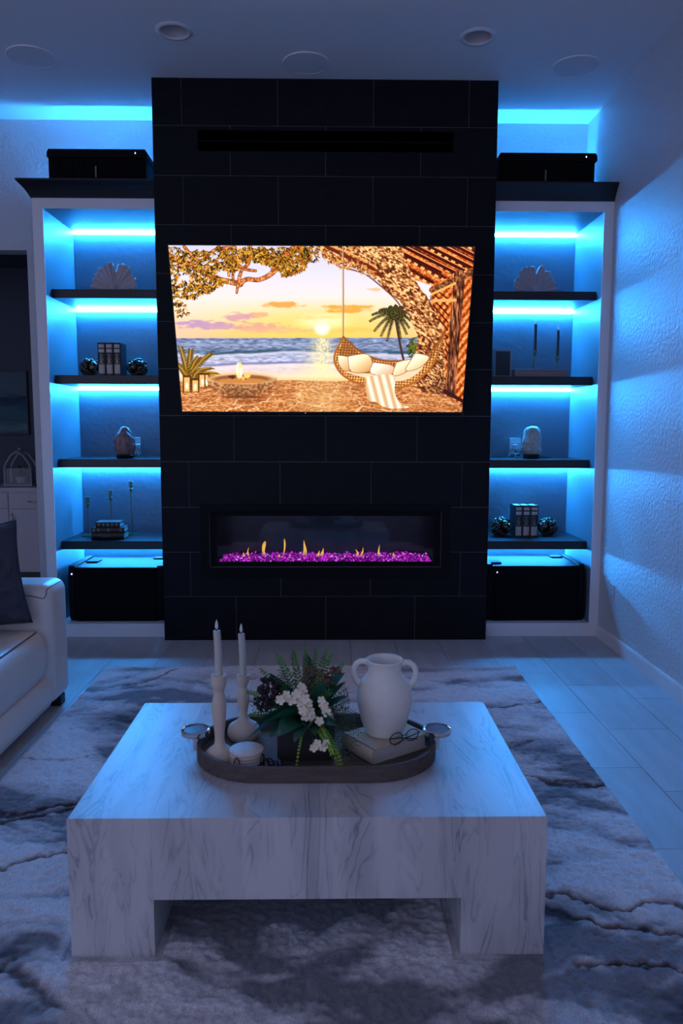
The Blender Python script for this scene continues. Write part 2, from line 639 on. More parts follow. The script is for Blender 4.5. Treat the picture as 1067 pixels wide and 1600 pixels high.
# ------------------------------------------------------------------ fireplace
def build_fireplace():
    t = thing('linear_fireplace', 'long black gas fireplace with magenta fire glass and small flames', 'fireplace', (0, 0.1, FZ0))

    def ring(mb, o, i, ya, yb):
        """rectangular tube between outer rect o and inner rect i (x0,x1,z0,z1)"""
        mb.box(o[0], i[0], ya, yb, o[2], o[3]).box(i[1], o[1], ya, yb, o[2], o[3])
        mb.box(i[0], i[1], ya, yb, o[2], i[2]).box(i[0], i[1], ya, yb, i[3], o[3])
        return mb
    O = (-0.784, 0.784, FZ0, FZ1)
    I = (-0.738, 0.738, 0.536, 0.853)
    link('surround_plate', ring(MB(), (-0.8445, 0.8445, 0.4305, 0.9395), O, 0.0005, 0.010), M['black_matte'], t)
    link('inner_frame', ring(MB(), (-0.7838, 0.7838, FZ0 + 0.0002, FZ1 - 0.0002), I, 0.035, 0.06), M['black_matte'], t)
    mb = MB()
    x0, x1, z0, z1 = -0.7835, 0.7835, FZ0 + 0.0005, FZ1 - 0.0005
    mb.add([(x0, .06, z0), (x1, .06, z0), (x1, .06, z1), (x0, .06, z1), (x0, .41, z0), (x1, .41, z0), (x1, .41, z1), (x0, .41, z1)],
           [(0, 1, 5, 4), (1, 2, 6, 5), (2, 3, 7, 6), (3, 0, 4, 7), (4, 5, 6, 7)])
    link('firebox', mb, mat('firebox_enamel', (0.004, 0.005, 0.010), 0.25), t)
    link('glass_pane', MB().box(I[0], I[1], 0.050, 0.053, I[2], I[3]), M['pane'], t)
    link('burner_tray', MB().box(-0.737, 0.737, 0.066, 0.40, 0.5065, 0.524), M['black_matte'], t)
    # crushed glass: too small to pick apart
    rng = random.Random(3)
    mb = MB()
    for i in range(2600):
        x = rng.uniform(-0.734, 0.734)
        y = rng.uniform(0.074, 0.375)
        edge = min(1.0, (0.738 - abs(x)) / 0.16)
        r = rng.uniform(0.005, 0.010)
        z = 0.526 + rng.random() ** 1.5 * 0.026 * (0.45 + 0.55 * edge)
        vs = []
        for d in ((1, 0, 0), (-1, 0, 0), (0, 1, 0), (0, -1, 0), (0, 0, 1), (0, 0, -1)):
            q = Vector(d) * r * rng.uniform(0.6, 1.3)
            vs.append(q)
        R = Matrix.Rotation(rng.uniform(0, 6), 3, Vector((rng.uniform(-1, 1), rng.uniform(-1, 1), rng.uniform(-1, 1) + 0.01)).normalized())
        vs = [R @ q + Vector((x, y, z)) for q in vs]
        mb.add(vs, [(0, 2, 4), (2, 1, 4), (1, 3, 4), (3, 0, 4), (2, 0, 5), (1, 2, 5), (3, 1, 5), (0, 3, 5)])
    m = bpy.data.materials.new('magenta_glass_painted_glow')
    m.use_nodes = True
    nt = m.node_tree
    b = nt.nodes['Principled BSDF']
    b.inputs['Base Color'].default_value = (0.35, 0.01, 0.40, 1)
    b.inputs['Roughness'].default_value = 0.08
    g = nt.nodes.new('ShaderNodeNewGeometry')
    r = nt.nodes.new('ShaderNodeValToRGB')
    e = r.color_ramp.elements
    e[0].position, e[0].color = 0.25, (0.010, 0.0, 0.014, 1)
    e[1].position, e[1].color = 0.93, (0.95, 0.04, 0.95, 1)
    k = e.new(0.6)
    k.color = (0.26, 0.004, 0.30, 1)
    k = e.new(0.985)
    k.color = (1.0, 0.55, 1.0, 1)
    nt.links.new(g.outputs['Random Per Island'], r.inputs[0])
    nt.links.new(r.outputs[0], b.inputs['Emission Color'])
    b.inputs['Emission Strength'].default_value = 0.9  # light of the LEDs below, painted in as the stones' own emission
    o = link('fire_glass', mb, m, t)
    o['kind'] = 'stuff'
    # flames
    fm = bpy.data.materials.new('gas_flame')
    fm.use_nodes = True
    nt = fm.node_tree
    nt.nodes.remove(nt.nodes['Principled BSDF'])
    tc = nt.nodes.new('ShaderNodeTexCoord')
    sx = nt.nodes.new('ShaderNodeSeparateXYZ')
    nt.links.new(tc.outputs['Generated'], sx.inputs[0])
    rp = nt.nodes.new('ShaderNodeValToRGB')
    e = rp.color_ramp.elements
    e[0].position, e[0].color = 0.0, (0.25, 0.10, 0.16, 1)
    e[1].position, e[1].color = 1.0, (0.75, 0.26, 0.03, 1)
    k = rp.color_ramp.elements.new(0.35)
    k.color = (0.95, 0.50, 0.12, 1)
    k = rp.color_ramp.elements.new(0.75)
    k.color = (1.0, 0.55, 0.07, 1)
    nt.links.new(sx.outputs[2], rp.inputs[0])
    em = nt.nodes.new('ShaderNodeEmission')
    em.inputs[1].default_value = 1.1
    nt.links.new(rp.outputs[0], em.inputs[0])
    tr = nt.nodes.new('ShaderNodeBsdfTransparent')
    mx = nt.nodes.new('ShaderNodeMixShader')
    lw = nt.nodes.new('ShaderNodeMapRange')
    lw.inputs['From Min'].default_value = 0.0
    lw.inputs['From Max'].default_value = 0.5
    lw.inputs['To Min'].default_value = 0.15
    lw.inputs['To Max'].default_value = 0.85
    nt.links.new(sx.outputs[2], lw.inputs[0])
    nt.links.new(lw.outputs[0], mx.inputs[0])
    nt.links.new(tr.outputs[0], mx.inputs[1])
    nt.links.new(em.outputs[0], mx.inputs[2])
    nt.links.new(mx.outputs[0], nt.nodes['Material Output'].inputs[0])
    s = 0.0043
    for px, top, w, lean in [(371, 858, 5, 2), (379, 850, 4, 1), (404, 841, 9, 3), (438, 837, 4.5, 0), (430, 861, 5, 0), (471, 839, 9, 0), (494, 855, 6, 0), (500, 851, 7, 1),
                             (558, 853, 6, -4), (564, 850, 5, 3), (593, 846, 5, 0), (617, 858, 5, 0)]:
        x = (px - 508) * s + 0.01
        y = 0.19
        h = (866 - top) * s * 1.06
        w *= s * 0.36
        z0 = 0.543
        mb = MB()
        pts = [Vector((x + lean * s * (q ** 1.5) * 0.9 + 0.004 * math.sin(q * 5 + px), y, z0 + h * q)) for q in [i / 7 for i in range(8)]]
        rad = [w * f for f in (0.75, 1.0, 0.95, 0.8, 0.6, 0.42, 0.25, 0.05)] if px not in (404, 438) else [w * f for f in (0.5, 0.6, 0.65, 0.7, 0.8, 0.85, 0.75, 0.3)]
        mb.tube(pts, rad, 8)
        for i in range(len(mb.v)):
            q = mb.v[i]
            mb.v[i] = (q[0], y + (q[1] - y) * 0.6, q[2])
        link('flame', mb, fm, t, smooth='all')


build_fireplace()


# ------------------------------------------------------------------ built-in bookcases with LED strips
SHELF_TOPS = (2.373, 1.801, 1.228, 0.655)
NT = 2.868
YS = 0.20


def build_bookcase(side):
    left = side < 0
    xi, xo = (-1.848, -1.917) if left else (1.841, XW - 0.0005)      # niche side, outer side
    xc = -1.1008 if left else 1.1008                                     # chimney side
    t = thing('built_in_bookcase', 'white built-in bookcase with black shelves left of the chimney beside the sofa' if left else
              'white built-in bookcase with black shelves right of the chimney against the side wall', 'bookcase', ((xi + xc) / 2, 0.4, 0), 'built-in bookcases')
    a, b = sorted((xo, xc))
    ia, ib = sorted((xi, xc))
    Y0, Y1 = 0.10, YB - 0.001
    link('base', MB().box(a, b, Y0, Y1, 0.0, 0.092), M['case'], t)
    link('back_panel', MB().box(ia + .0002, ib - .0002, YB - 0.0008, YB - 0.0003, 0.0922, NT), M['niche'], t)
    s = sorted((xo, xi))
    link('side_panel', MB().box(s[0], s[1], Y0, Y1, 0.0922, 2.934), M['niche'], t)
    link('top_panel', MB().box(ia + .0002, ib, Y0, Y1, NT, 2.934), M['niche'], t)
    # thin face frame so the front reads as painted board
    fx = sorted((xo, xi))
    link('face_frame', MB().box(fx[0], fx[1], Y0 - 0.006, Y0 - 0.0002, 0, 2.934).box(ia, ib, Y0 - 0.006, Y0 - 0.0002, NT, 2.934)
         .box(ia, ib, Y0 - 0.006, Y0 - 0.0002, 0, 0.092), M['case'], t)
    c2 = xc + (-0.008 if left else 0.008)
    p = sorted((xc, c2))
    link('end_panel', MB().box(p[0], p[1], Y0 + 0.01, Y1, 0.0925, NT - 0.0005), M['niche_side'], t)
    ja, jb = sorted((xi, c2))
    ja, jb = ja + 0.0003, jb - 0.0003
    for z in SHELF_TOPS:
        link('shelf', MB().box(ja, jb, YS, Y1 - 0.001, z - 0.058, z), M['shelf'], t, bevel=0.0015, bseg=1)
    for z in (NT,) + tuple(q - 0.058 for q in SHELF_TOPS):
        e = 0.020
        yb = Y1 - 0.0015
        link('light_strip', MB().prism([(yb, z - 0.0012), (yb, z - e), (yb - 0.006, z - e), (yb - e, z - 0.006), (yb - e, z - 0.0012)], 'x', ja + 0.004, jb - 0.004), M['strip'], t)
    # crown with a flared profile, mitred at the open end
    d, zb, zt = 0.075, 2.934, 3.036
    prof = [(0.0, zb), (0.006, zb), (0.012, zb + 0.012), (0.030, zb + 0.042), (0.050, zb + 0.066), (0.068, zb + 0.084), (d, zb + 0.092), (d, zt), (d - 0.012, zt), (-0.02, zb + 0.01), (-0.02, zb)]
    n = len(prof)
    mb = MB()
    yf = Y0 - 0.006
    if left:
        st = [(1, 0), (1, 1), (0, 1)]   # path: back of return, corner, chimney end
        v1 = [(xo - p_, Y1, z) for p_, z in prof]
        v2 = [(xo - p_, yf - p_, z) for p_, z in prof]
        v3 = [(xc, yf - p_, z) for p_, z in prof]
        rows = [v1, v2, v3]
    else:
        rows = [[(xc, yf - p_, z) for p_, z in prof], [(XW - 0.0007, yf - p_, z) for p_, z in prof]]
    vs = [q for r in rows for q in r]
    fs = []
    for i in range(len(rows) - 1):
        for k in range(n):
            fs.append((i * n + k, i * n + (k + 1) % n, (i + 1) * n + (k + 1) % n, (i + 1) * n + k))
    fs += [tuple(range(n)), tuple(range((len(rows) - 1) * n, len(rows) * n))]
    mb.add(vs, fs)
    link('crown', mb, M['shelf'], t)
    # cove light on top, behind an added unseen board that cuts off its forward spread
    xa, xb = (-2.16, -1.112) if left else (1.112, XW - 0.01)
    link('cove_cutoff_board', MB().box(*((-1.915, -1.112) if left else (1.112, XW - 0.002)), 0.585, 0.60, 2.9345, 3.052), M['case'], t)
    link('light_strip', MB().box(*((-1.91, -1.12) if left else (1.12, XW - 0.012)), 0.625, 0.645, 2.9345, 2.944), M['cove_strip'], t)
    return t


build_bookcase(-1)
build_bookcase(1)


# ------------------------------------------------------------------ subwoofers
def build_sub(name_label, loc, w, d, h, kind, led_side, group):
    """local: front at y=0, x 0..w, z 0..h"""
    t = thing('subwoofer', name_label, 'speaker', loc, group)
    m = M['cab_black']
    if kind == 'lying':                      # end caps left and right
        cw = 0.042
        link('cabinet', MB().box(cw, w - cw, 0.012, d, 0, h - 0.012), m, t, local=True, bevel=0.004)
        link('grille', MB().box(cw + 0.004, w - cw - 0.004, 0.0, 0.0118, 0.012, h - 0.024), M['grille'], t, local=True, bevel=0.004)
        for x0 in (0, w - cw):
            link('end_cap', MB().prism([(0.03, 0), (0.0, 0.04), (-0.006, h * 0.5), (0.0, h - 0.05), (0.016, h), (d, h), (d, 0)], 'x', x0, x0 + cw - 0.0003), m, t, local=True, bevel=0.004)
        x = 0.026 if led_side < 0 else cw + 0.028
        link('power_light', MB().box(x - 0.0035, x + 0.0035, -0.0085 if led_side < 0 else -0.003, 0.0 , h - 0.060, h - 0.050), M['led_dot'], t, local=True)
        fx = cw + 0.02 if led_side < 0 else cw - 0.005
        fy = 0.20 if led_side < 0 else 0.10
        link('rubber_foot', MB().box(fx, fx + 0.085, fy, fy + 0.11, h - 0.0118, h - 0.002), M['black_matte'], t, local=True, bevel=0.002)
        link('rubber_foot', MB().box(w - cw - 0.1, w - cw - 0.015, d - 0.1, d - 0.02, h - 0.0118, h - 0.002), M['black_matte'], t, local=True, bevel=0.002)
    else:                                    # upright with a cap on top
        ch = 0.052
        link('cabinet', MB().box(0.006, w - 0.012, 0.014, d, 0, h - ch), m, t, local=True, bevel=0.003)
        n = 8
        bw = (w - 0.018) / n
        for i in range(n):
            link('grille_panel', MB().box(0.006 + bw * i + 0.0012, 0.006 + bw * (i + 1) - 0.0012, 0.004, 0.0138, 0.0, h - ch - 0.004), M['grille'], t, local=True, bevel=0.002)
        link('end_cap', MB().prism([(0.0, h - ch + 0.0003), (w, h - ch + 0.0003), (w, h - 0.02), (w - 0.012, h), (0.012, h), (0, h - 0.02)], 'y', -0.006, d), m, t, local=True, bevel=0.003)
        x = w - 0.075
        link('power_light', MB().box(x - 0.003, x + 0.003, -0.009, -0.0063, h - 0.030, h - 0.020), M['led_dot'], t, local=True)
        x = w * 0.483
        link('badge', MB().box(x - 0.004, x + 0.004, 0.0015, 0.0039, h - 0.175, h - 0.105), M['chrome_dull'], t, local=True)
    return t


M['chrome_dull'] = mat('dull_silver_badge', (0.25, 0.25, 0.27), 0.4, 0.6)
G = 'black subwoofers on and under the bookcases'
build_sub('black subwoofer lying at the bottom of the left bookcase behind the sofa arm', (-1.792, 0.15, 0.0925), 0.655, 0.44, 0.395, 'lying', -1, G)
build_sub('black subwoofer lying at the bottom of the right bookcase near the wall outlet', (1.132, 0.15, 0.0925), 0.690, 0.44, 0.405, 'lying', 1, G)
build_sub('black ribbed subwoofer standing on top of the left bookcase', (-1.828, 0.15, 2.9345), 0.655, 0.40, 0.325, 'upright', 1, G)
build_sub('black ribbed subwoofer standing on top of the right bookcase', (1.143, 0.15, 2.9345), 0.655, 0.40, 0.322, 'upright', 1, G)


# ------------------------------------------------------------------ television with its picture
def screen_picture():
    Wd, Ht = 1120, 630
    # canvas coordinates: a 1067 x 619 sketch frame whose screen corners are these
    src = np.array([(27, 25), (1050, 35), (1005, 585), (73, 582)], float)
    dst = np.array([(0, 0), (1, 0), (1, 1), (0, 1)], float)
    A = []
    for (x, y), (u, v) in zip(dst, src):
        A.append([x, y, 1, 0, 0, 0, -u * x, -u * y, u])
        A.append([0, 0, 0, x, y, 1, -v * x, -v * y, v])
    A = np.array(A)
    H = np.append(np.linalg.solve(A[:, :8], A[:, 8]), 1).reshape(3, 3)
    U, V = np.meshgrid((np.arange(Wd) + .5) / Wd, (np.arange(Ht) + .5) / Ht)
    D = H[2, 0] * U + H[2, 1] * V + 1
    X = (H[0, 0] * U + H[0, 1] * V + H[0, 2]) / D
    Y = (H[1, 0] * U + H[1, 1] * V + H[1, 2]) / D
    rs = np.random.RandomState(4)
    img = np.zeros((Ht, Wd, 3))

    def C(*c):
        return np.array(c, float) / 255

    def mixin(mask, col):
        nonlocal img
        m = np.clip(mask, 0, 1)[..., None]
        img = img * (1 - m) + m * (col if isinstance(col, np.ndarray) and col.ndim == 3 else np.asarray(col))

    def ss(a, b, x):
        q = np.clip((x - a) / (b - a), 0, 1)
        return q * q * (3 - 2 * q)

    def lerp3(stops, t):
        ts = [s_[0] for s_ in stops]
        return np.stack([np.interp(t, ts, [s_[1][k] / 255 for s_ in stops]) for k in range(3)], -1)

    def poly(pts):
        ins = np.zeros(X.shape, bool)
        n = len(pts)
        for i in range(n):
            (x0, y0), (x1, y1) = pts[i], pts[(i + 1) % n]
            if y0 == y1:
                continue
            c = ((y0 > Y) != (y1 > Y)) & (X < (x1 - x0) * (Y - y0) / (y1 - y0) + x0)
            ins ^= c
        return ins.astype(float)

    def near(pts, w, n=1.5):
        """soft stroke mask; w a number or list of half-widths"""
        ws = w if isinstance(w, (list, tuple)) else [w] * len(pts)
        xs, ys = [p_[0] for p_ in pts], [p_[1] for p_ in pts]
        mw = max(ws) + 3
        sel = (X > min(xs) - mw) & (X < max(xs) + mw) & (Y > min(ys) - mw) & (Y < max(ys) + mw)
        out = np.zeros(X.shape)
        x, y = X[sel], Y[sel]
        best = np.zeros(x.shape)
        for (p, q, wa, wb) in zip(pts, pts[1:], ws, ws[1:]):
            dx, dy = q[0] - p[0], q[1] - p[1]
            t_ = np.clip(((x - p[0]) * dx + (y - p[1]) * dy) / (dx * dx + dy * dy + 1e-9), 0, 1)
            d = np.hypot(x - p[0] - t_ * dx, y - p[1] - t_ * dy)
            best = np.maximum(best, np.clip((wa + (wb - wa) * t_ - d) / n + 0.5, 0, 1))
        out[sel] = best
        return out

    def curve(pts, k=6):
        out = []
        P = [pts[0]] + list(pts) + [pts[-1]]
        for i in range(1, len(P) - 2):
            for j in range(k):
                t_ = j / k
                out.append(tuple(0.5 * (2 * P[i][a] + (P[i + 1][a] - P[i - 1][a]) * t_ + (2 * P[i - 1][a] - 5 * P[i][a] + 4 * P[i + 1][a] - P[i + 2][a]) * t_ ** 2
                                        + (3 * P[i][a] - P[i - 1][a] - 3 * P[i + 1][a] + P[i + 2][a]) * t_ ** 3) for a in (0, 1)))
        out.append(tuple(pts[-1]))
        return out

    def dab(x, y, rx, ry, ang, col, a=1.0):
        nonlocal img
        # local window
        j, i = int((x - 27) / 1023 * Wd), int((y - 30) / 550 * Ht)
        # refine through an approximate inverse: windows are generous
        r = int(max(rx, ry) * 1.4) + 26
        i0, i1, j0, j1 = max(0, i - r), min(Ht, i + r), max(0, j - r - 30), min(Wd, j + r + 30)
        if i0 >= i1 or j0 >= j1:
            return
        x_, y_ = X[i0:i1, j0:j1] - x, Y[i0:i1, j0:j1] - y
        ca, sa = math.cos(ang), math.sin(ang)
        d = ((x_ * ca + y_ * sa) / rx) ** 2 + ((-x_ * sa + y_ * ca) / ry) ** 2
        m = (np.clip((1.15 - d) / 0.5, 0, 1) * a)[..., None]
        img[i0:i1, j0:j1] = img[i0:i1, j0:j1] * (1 - m) + m * col

    n1 = fbm(Y / 40, X / 90, rs, 5)
    n2 = fbm(Y / 9, X / 22, rs, 4)
    nf = fbm(Y / 5, X / 5, rs, 3)
    # sky
    img = lerp3([(30, (214, 212, 240)), (120, (228, 222, 240)), (200, (244, 230, 226)), (260, (252, 226, 190)), (310, (252, 210, 140)), (338, (252, 194, 130))], Y)
    sun = np.hypot((X - 541) / 1.5, Y - 305)
    mixin(ss(330, 20, sun) * ss(190, 290, Y) * 0.62, C(255, 214, 86))
    mixin(ss(240, 500, np.abs(X - 541)) * ss(220, 330, Y) * 0.55, C(252, 200, 190))
    # clouds
    for (cx, cy, rx, ry, col, a) in [(410, 226, 70, 11, (232, 160, 70), .9), (630, 240, 90, 15, (236, 164, 60), .9), (520, 271, 70, 8, (240, 180, 70), .8), (330, 259, 55, 12, (232, 170, 130), .8),
                                     (265, 268, 45, 18, (214, 160, 170), .9), (130, 292, 80, 16, (190, 150, 190), .9), (210, 298, 70, 14, (205, 155, 180), .9), (330, 300, 90, 14, (226, 160, 150), .8),
                                     (720, 174, 26, 7, (248, 190, 140), .8), (400, 312, 180, 10, (240, 180, 140), .6), (640, 312, 120, 9, (250, 190, 90), .5), (800, 300, 80, 20, (250, 200, 150), .4)]:
        d = ((X - cx) / rx) ** 2 + ((Y - cy) / ry) ** 2
        mixin(ss(1.25, 0.15, d + (n2 - 0.5) * 2.4) * a, C(*col))
    mixin(ss(34, 14, np.hypot((X - 541), (Y - 305) * 1.1)), C(255, 255, 235))
    mixin(ss(80, 10, np.hypot((X - 545) / 1.6, (Y - 283) * 2.2)) * 0.7, C(255, 252, 210))
    # sea
    sea = lerp3([(337, (118, 134, 176)), (362, (140, 152, 186)), (384, (96, 116, 150)), (392, (158, 170, 206)), (420, (196, 190, 216)), (440, (226, 206, 210)), (468, (255, 226, 190)), (484, (246, 196, 130))], Y)
    sea = np.clip(sea + ((fbm(Y / 3.2, X / 16, rs, 4) - 0.5) * 0.55 * ss(470, 400, Y))[..., None], 0, 1)
    m = (Y > 337).astype(float)
    mixin(m, sea)
    wave1 = 383 + 5 * np.sin(X / 90) + (n1 - .5) * 10
    mixin(np.exp(-((Y - wave1) / 4.5) ** 2) * ss(120, 180, X) * (0.4 + 0.6 * (n1 > .45)), C(54, 84, 104))
    mixin(np.exp(-((Y - wave1 - 9) / 5) ** 2) * 0.8, C(222, 214, 232))
    wave2 = 424 + 4 * np.sin(X / 120 + 1) + (n1 - .5) * 8
    mixin(np.exp(-((Y - wave2) / 4) ** 2) * 0.85, C(86, 104, 164))
    mixin(np.exp(-((Y - wave2 - 10) / 7) ** 2) * 0.8, C(250, 226, 222))
    mixin(np.exp(-((X - 543) / (26 + (Y - 337) * 0.35)) ** 2) * (Y > 337) * (Y < 478) * (0.55 + 0.4 * (nf > 0.48)), C(255, 236, 180))
    mixin(ss(462, 482, Y) * 0.8, C(250, 204, 140))
    # stone terrace with pale joints
    jx = rs.random((24, 40))
    jy = rs.random((24, 40))
    depth = 40 / (Y - 440 + 6).clip(4)
    gx = (X - 540) * depth / 34 + 20
    gy = depth * 9.0
    gx = gx + (fbm(Y / 12, X / 30, rs, 3) - .5) * 0.5
    f1 = np.full(X.shape, 9.0)
    f2 = np.full(X.shape, 9.0)
    cid = np.zeros(X.shape)
    for oy in (-1, 0, 1):
        for ox in (-1, 0, 1):
            ci, cj = np.floor(gy).astype(int) + oy, np.floor(gx).astype(int) + ox
            ii, jj = np.mod(ci, 24), np.mod(cj, 40)
            d = np.hypot(gx - cj - jx[ii, jj], (gy - ci - jy[ii, jj]))
            new = d < f1
            f2 = np.where(new, f1, np.minimum(f2, d))
            cid = np.where(new, jx[ii, jj], cid)
            f1 = np.where(new, d, f1)
    stone = lerp3([(0, (120, 62, 34)), (0.4, (176, 98, 50)), (0.7, (222, 146, 84)), (1, (255, 200, 140))], np.clip(0.22 * cid + (fbm(Y / 2.5, X / 7, rs, 4) - .5) * 1.35 + .38, 0, 1))
    terr = (Y > 480 + 2 * np.sin(X / 40)).astype(float)
    mixin(terr, stone)
    mixin(terr * ss(0.075, 0.02, f2 - f1) * 0.75, C(255, 214, 170))
    mixin(terr * np.exp(-((X - 540) / 90) ** 2) * 0.35, C(255, 220, 150))
    # distant bush and leaning palm
    for k in range(90):
        a = rs.uniform(0, 2 * PI)
        dab(845 + rs.normal() * 9, 372 + rs.normal() * 14, 9, 1.6, rs.uniform(-1.4, 1.4), C(*[(70, 84, 30), (120, 120, 40), (40, 50, 24)][k % 3]))
    mixin(near(curve([(784, 262), (792, 310), (803, 370), (812, 410)]), 3.6), C(74, 46, 44))
    for a0, ln in [(-2.75, 82), (-2.4, 70), (-3.05, 84), (2.75, 74), (2.35, 66), (1.95, 70), (-1.9, 62), (-1.5, 66), (-1.1, 64), (-.6, 60), (-.2, 52), (.35, 50), (.8, 56), (1.25, 60)]:
        ca, sa = math.cos(a0), math.sin(a0)
        pts = [(784 + ca * ln * q, 252 + sa * ln * q * 0.9 + 32 * q * q) for q in (0, .25, .5, .75, 1)]
        for i in range(17):
            q = i / 17 + 0.05
            x = 784 + ca * ln * q
            y = 252 + sa * ln * q * .9 + 32 * q * q
            for s_ in (-1, 1):
                dab(x, y + 5, 10 * (1.15 - q * .6), 1.5, a0 + s_ * 1.0 + (0.9 if ca > 0 else -0.9) * 0.6, C(*[(62, 58, 30), (96, 86, 36), (38, 34, 26)][(i + s_) % 3]))
    # roof at the upper right
    roof = poly([(560, 20), (1060, 20), (1060, 120), (905, 162), (862, 148), (748, 108), (700, 92), (640, 62)])
    th = 0.52
    p_ = X * math.sin(th) - Y * math.cos(th)
    q_ = X * math.cos(th) + Y * math.sin(th)
    rf = lerp3([(0, (60, 16, 14)), (0.3, (110, 34, 18)), (0.55, (200, 84, 34)), (0.8, (238, 150, 70)), (1, (255, 214, 140))], np.clip((np.sin(p_ / 5.2) * 0.32 + 0.42 + (nf - .5) * 0.7), 0, 1))
    mixin(roof, rf)
    glint = roof * ((np.mod(q_, 26) < 14) & (np.mod(p_, 34) < 9)) * (X > 815)
    mixin(glint * 0.9, C(255, 204, 120))
    for off in (0, 34, 68, 102, 136, 170):
        mixin(near([(760 + off * 1.3, 28), (905 + off * 1.3 + 30, 118)], 5) * roof, C(70, 20, 16))
        mixin(near([(768 + off * 1.3, 26), (912 + off * 1.3 + 30, 114)], 1.6) * roof, C(255, 160, 90))
    side = poly([(905, 160), (1050, 100), (1030, 585), (948, 520), (950, 330), (905, 230)])
    mixin(side, lerp3([(0, (120, 34, 14)), (.5, (222, 104, 40)), (1, (255, 190, 110))], np.clip(np.sin((X + Y * .8) / 4) * .35 + .5 + (nf - .5), 0, 1)))
    for k in range(9):
        mixin(near([(912, 170 + k * 20), (960, 208 + k * 26)], 2.2) * side, C(70, 18, 14))
    # big trunk arching to the left
    trunk = poly(curve([(520, 28), (565, 78), (640, 88), (712, 132), (756, 180), (806, 222), (842, 290), (860, 340), (852, 400), (880, 450), (846, 506), (900, 520), (958, 522),
                        (948, 440), (952, 330), (938, 290), (902, 218), (862, 160), (828, 96), (806, 30)], 5))
    bark = fbm((Y - X * 0.55) / 5, (X + Y * .4) / 9, rs, 4)
    bcol = lerp3([(0, (62, 30, 22)), (0.32, (128, 66, 40)), (0.52, (204, 124, 66)), (0.7, (244, 184, 112)), (1, (255, 226, 168))], np.clip(bark * 1.9 - 0.42 - 0.12 * ss(150, 420, Y), 0, 1))
    mixin(trunk, bcol)
    mixin(trunk * ss(430, 520, Y) * 0.45 * ss(840, 960, X), C(74, 36, 26))
    mixin(near(curve([(560, 34), (640, 72), (706, 104), (740, 132)]), 6), C(112, 40, 22))
    mixin(near(curve([(570, 28), (650, 62), (720, 100)]), 3), C(250, 168, 96))
    mixin(near(curve([(600, 100), (680, 122), (742, 168), (790, 214), (820, 262)]), 2.4) * 0.8, C(96, 44, 28))
    for k in range(500):
        x = rs.uniform(520, 950)
        y = rs.uniform(28, 520)
        if trunk[min(Ht - 1, max(0, int((y - 30) / 550 * Ht))), min(Wd - 1, max(0, int((x - 27) / 1023 * Wd)))] > .5:
            dab(x, y, rs.uniform(4, 10), rs.uniform(1, 2.2), rs.uniform(0.8, 1.7), C(*[(80, 40, 28), (255, 214, 150), (150, 78, 44)][k % 3]), .7)
    # posts
    mixin(near([(1000, 130), (984, 300), (968, 520)], [19, 18, 17]), lerp3([(0, (40, 20, 18)), (.5, (112, 58, 38)), (1, (232, 150, 92))], np.clip(fbm(Y / 22, X / 4, rs, 4) * 1.7 - .35, 0, 1)))
    mixin(near([(908, 178), (1046, 118)], 10), lerp3([(0, (60, 26, 20)), (1, (226, 140, 80))], np.clip(nf * 1.5 - .3, 0, 1)))
    mixin(near([(908, 192), (985, 156)], 4), C(250, 180, 96))
    mixin(near([(912, 214), (985, 212)], 5), C(250, 176, 96))
    mixin(near([(950, 516), (1006, 548)], 6), C(60, 24, 26))
    # hammock
    rimA = curve([(612, 334), (584, 390), (586, 428), (618, 468), (690, 498), (775, 506), (840, 490), (900, 440), (934, 372), (948, 318)])
    rimB = curve([(948, 318), (918, 368), (870, 404), (812, 414), (738, 412), (676, 388), (636, 356), (612, 334)])
    body = poly(rimA + rimB)
    weave = np.clip(0.5 + 0.5 * np.sin((X + Y * 1.3) / 3.1) * np.sin((X * 1.2 - Y) / 3.3) + (nf - .5) * .6, 0, 1)
    mixin(body, lerp3([(0, (112, 58, 22)), (.5, (206, 130, 62)), (1, (255, 206, 128))], weave))
    inner = poly(curve([(614, 342), (596, 392), (604, 440), (680, 470), (770, 476), (850, 452), (906, 404), (940, 340), (900, 392), (812, 420), (738, 420), (676, 396), (640, 366)]))
    mixin(inner * 0.5, C(120, 62, 30))
    mixin(near(rimA, 3.2), C(176, 100, 44))
    mixin(near(rimB, 3.2), C(150, 80, 40))
    mixin(near([(612, 26), (612, 180), (611, 330)], 2.6), C(150, 100, 66))
    mixin(near([(611, 26), (611, 180), (610, 330)], 0.8), C(255, 226, 180))
    mat_ = poly(curve([(596, 424), (640, 452), (720, 456), (800, 460), (880, 420), (858, 456), (800, 482), (700, 474), (620, 452)]))
    mixin(mat_, C(250, 214, 174))
    for pts, c in [([(594, 396), (630, 404), (638, 436), (618, 448), (598, 426)], (244, 206, 160)), ([(628, 400), (694, 394), (704, 444), (640, 450)], (250, 218, 170)),
                   ([(712, 420), (776, 432), (770, 460), (704, 456)], (252, 222, 196)), ([(790, 420), (838, 412), (820, 450), (778, 462)], (255, 230, 186)),
                   ([(852, 390), (896, 402), (866, 436), (820, 446), (838, 412)], (255, 236, 196))]:
        cx, cy = np.mean([p[0] for p in pts]), np.mean([p[1] for p in pts])
        pm = poly(curve(pts + [pts[0]], 4))
        mixin(near(curve(pts + [pts[0]], 4), 2.2), C(176, 112, 66))
        mixin(pm, np.clip(np.array(c) / 255 + ((cx - X) / 260 + (cy - Y) / 160)[..., None] * np.array([.5, .8, 1.0]), 0, 1))
    thr = poly(curve([(690, 466), (778, 462), (782, 520), (800, 556), (830, 570), (760, 572), (720, 552), (696, 546), (684, 500)], 4))
    mixin(thr, np.clip(C(252, 222, 188) + (np.sin((X - (Y - 470) * .25) / 4.2) * 0.13 - 0.03)[..., None] * np.array([.8, 1.2, 1.5]), 0, 1))
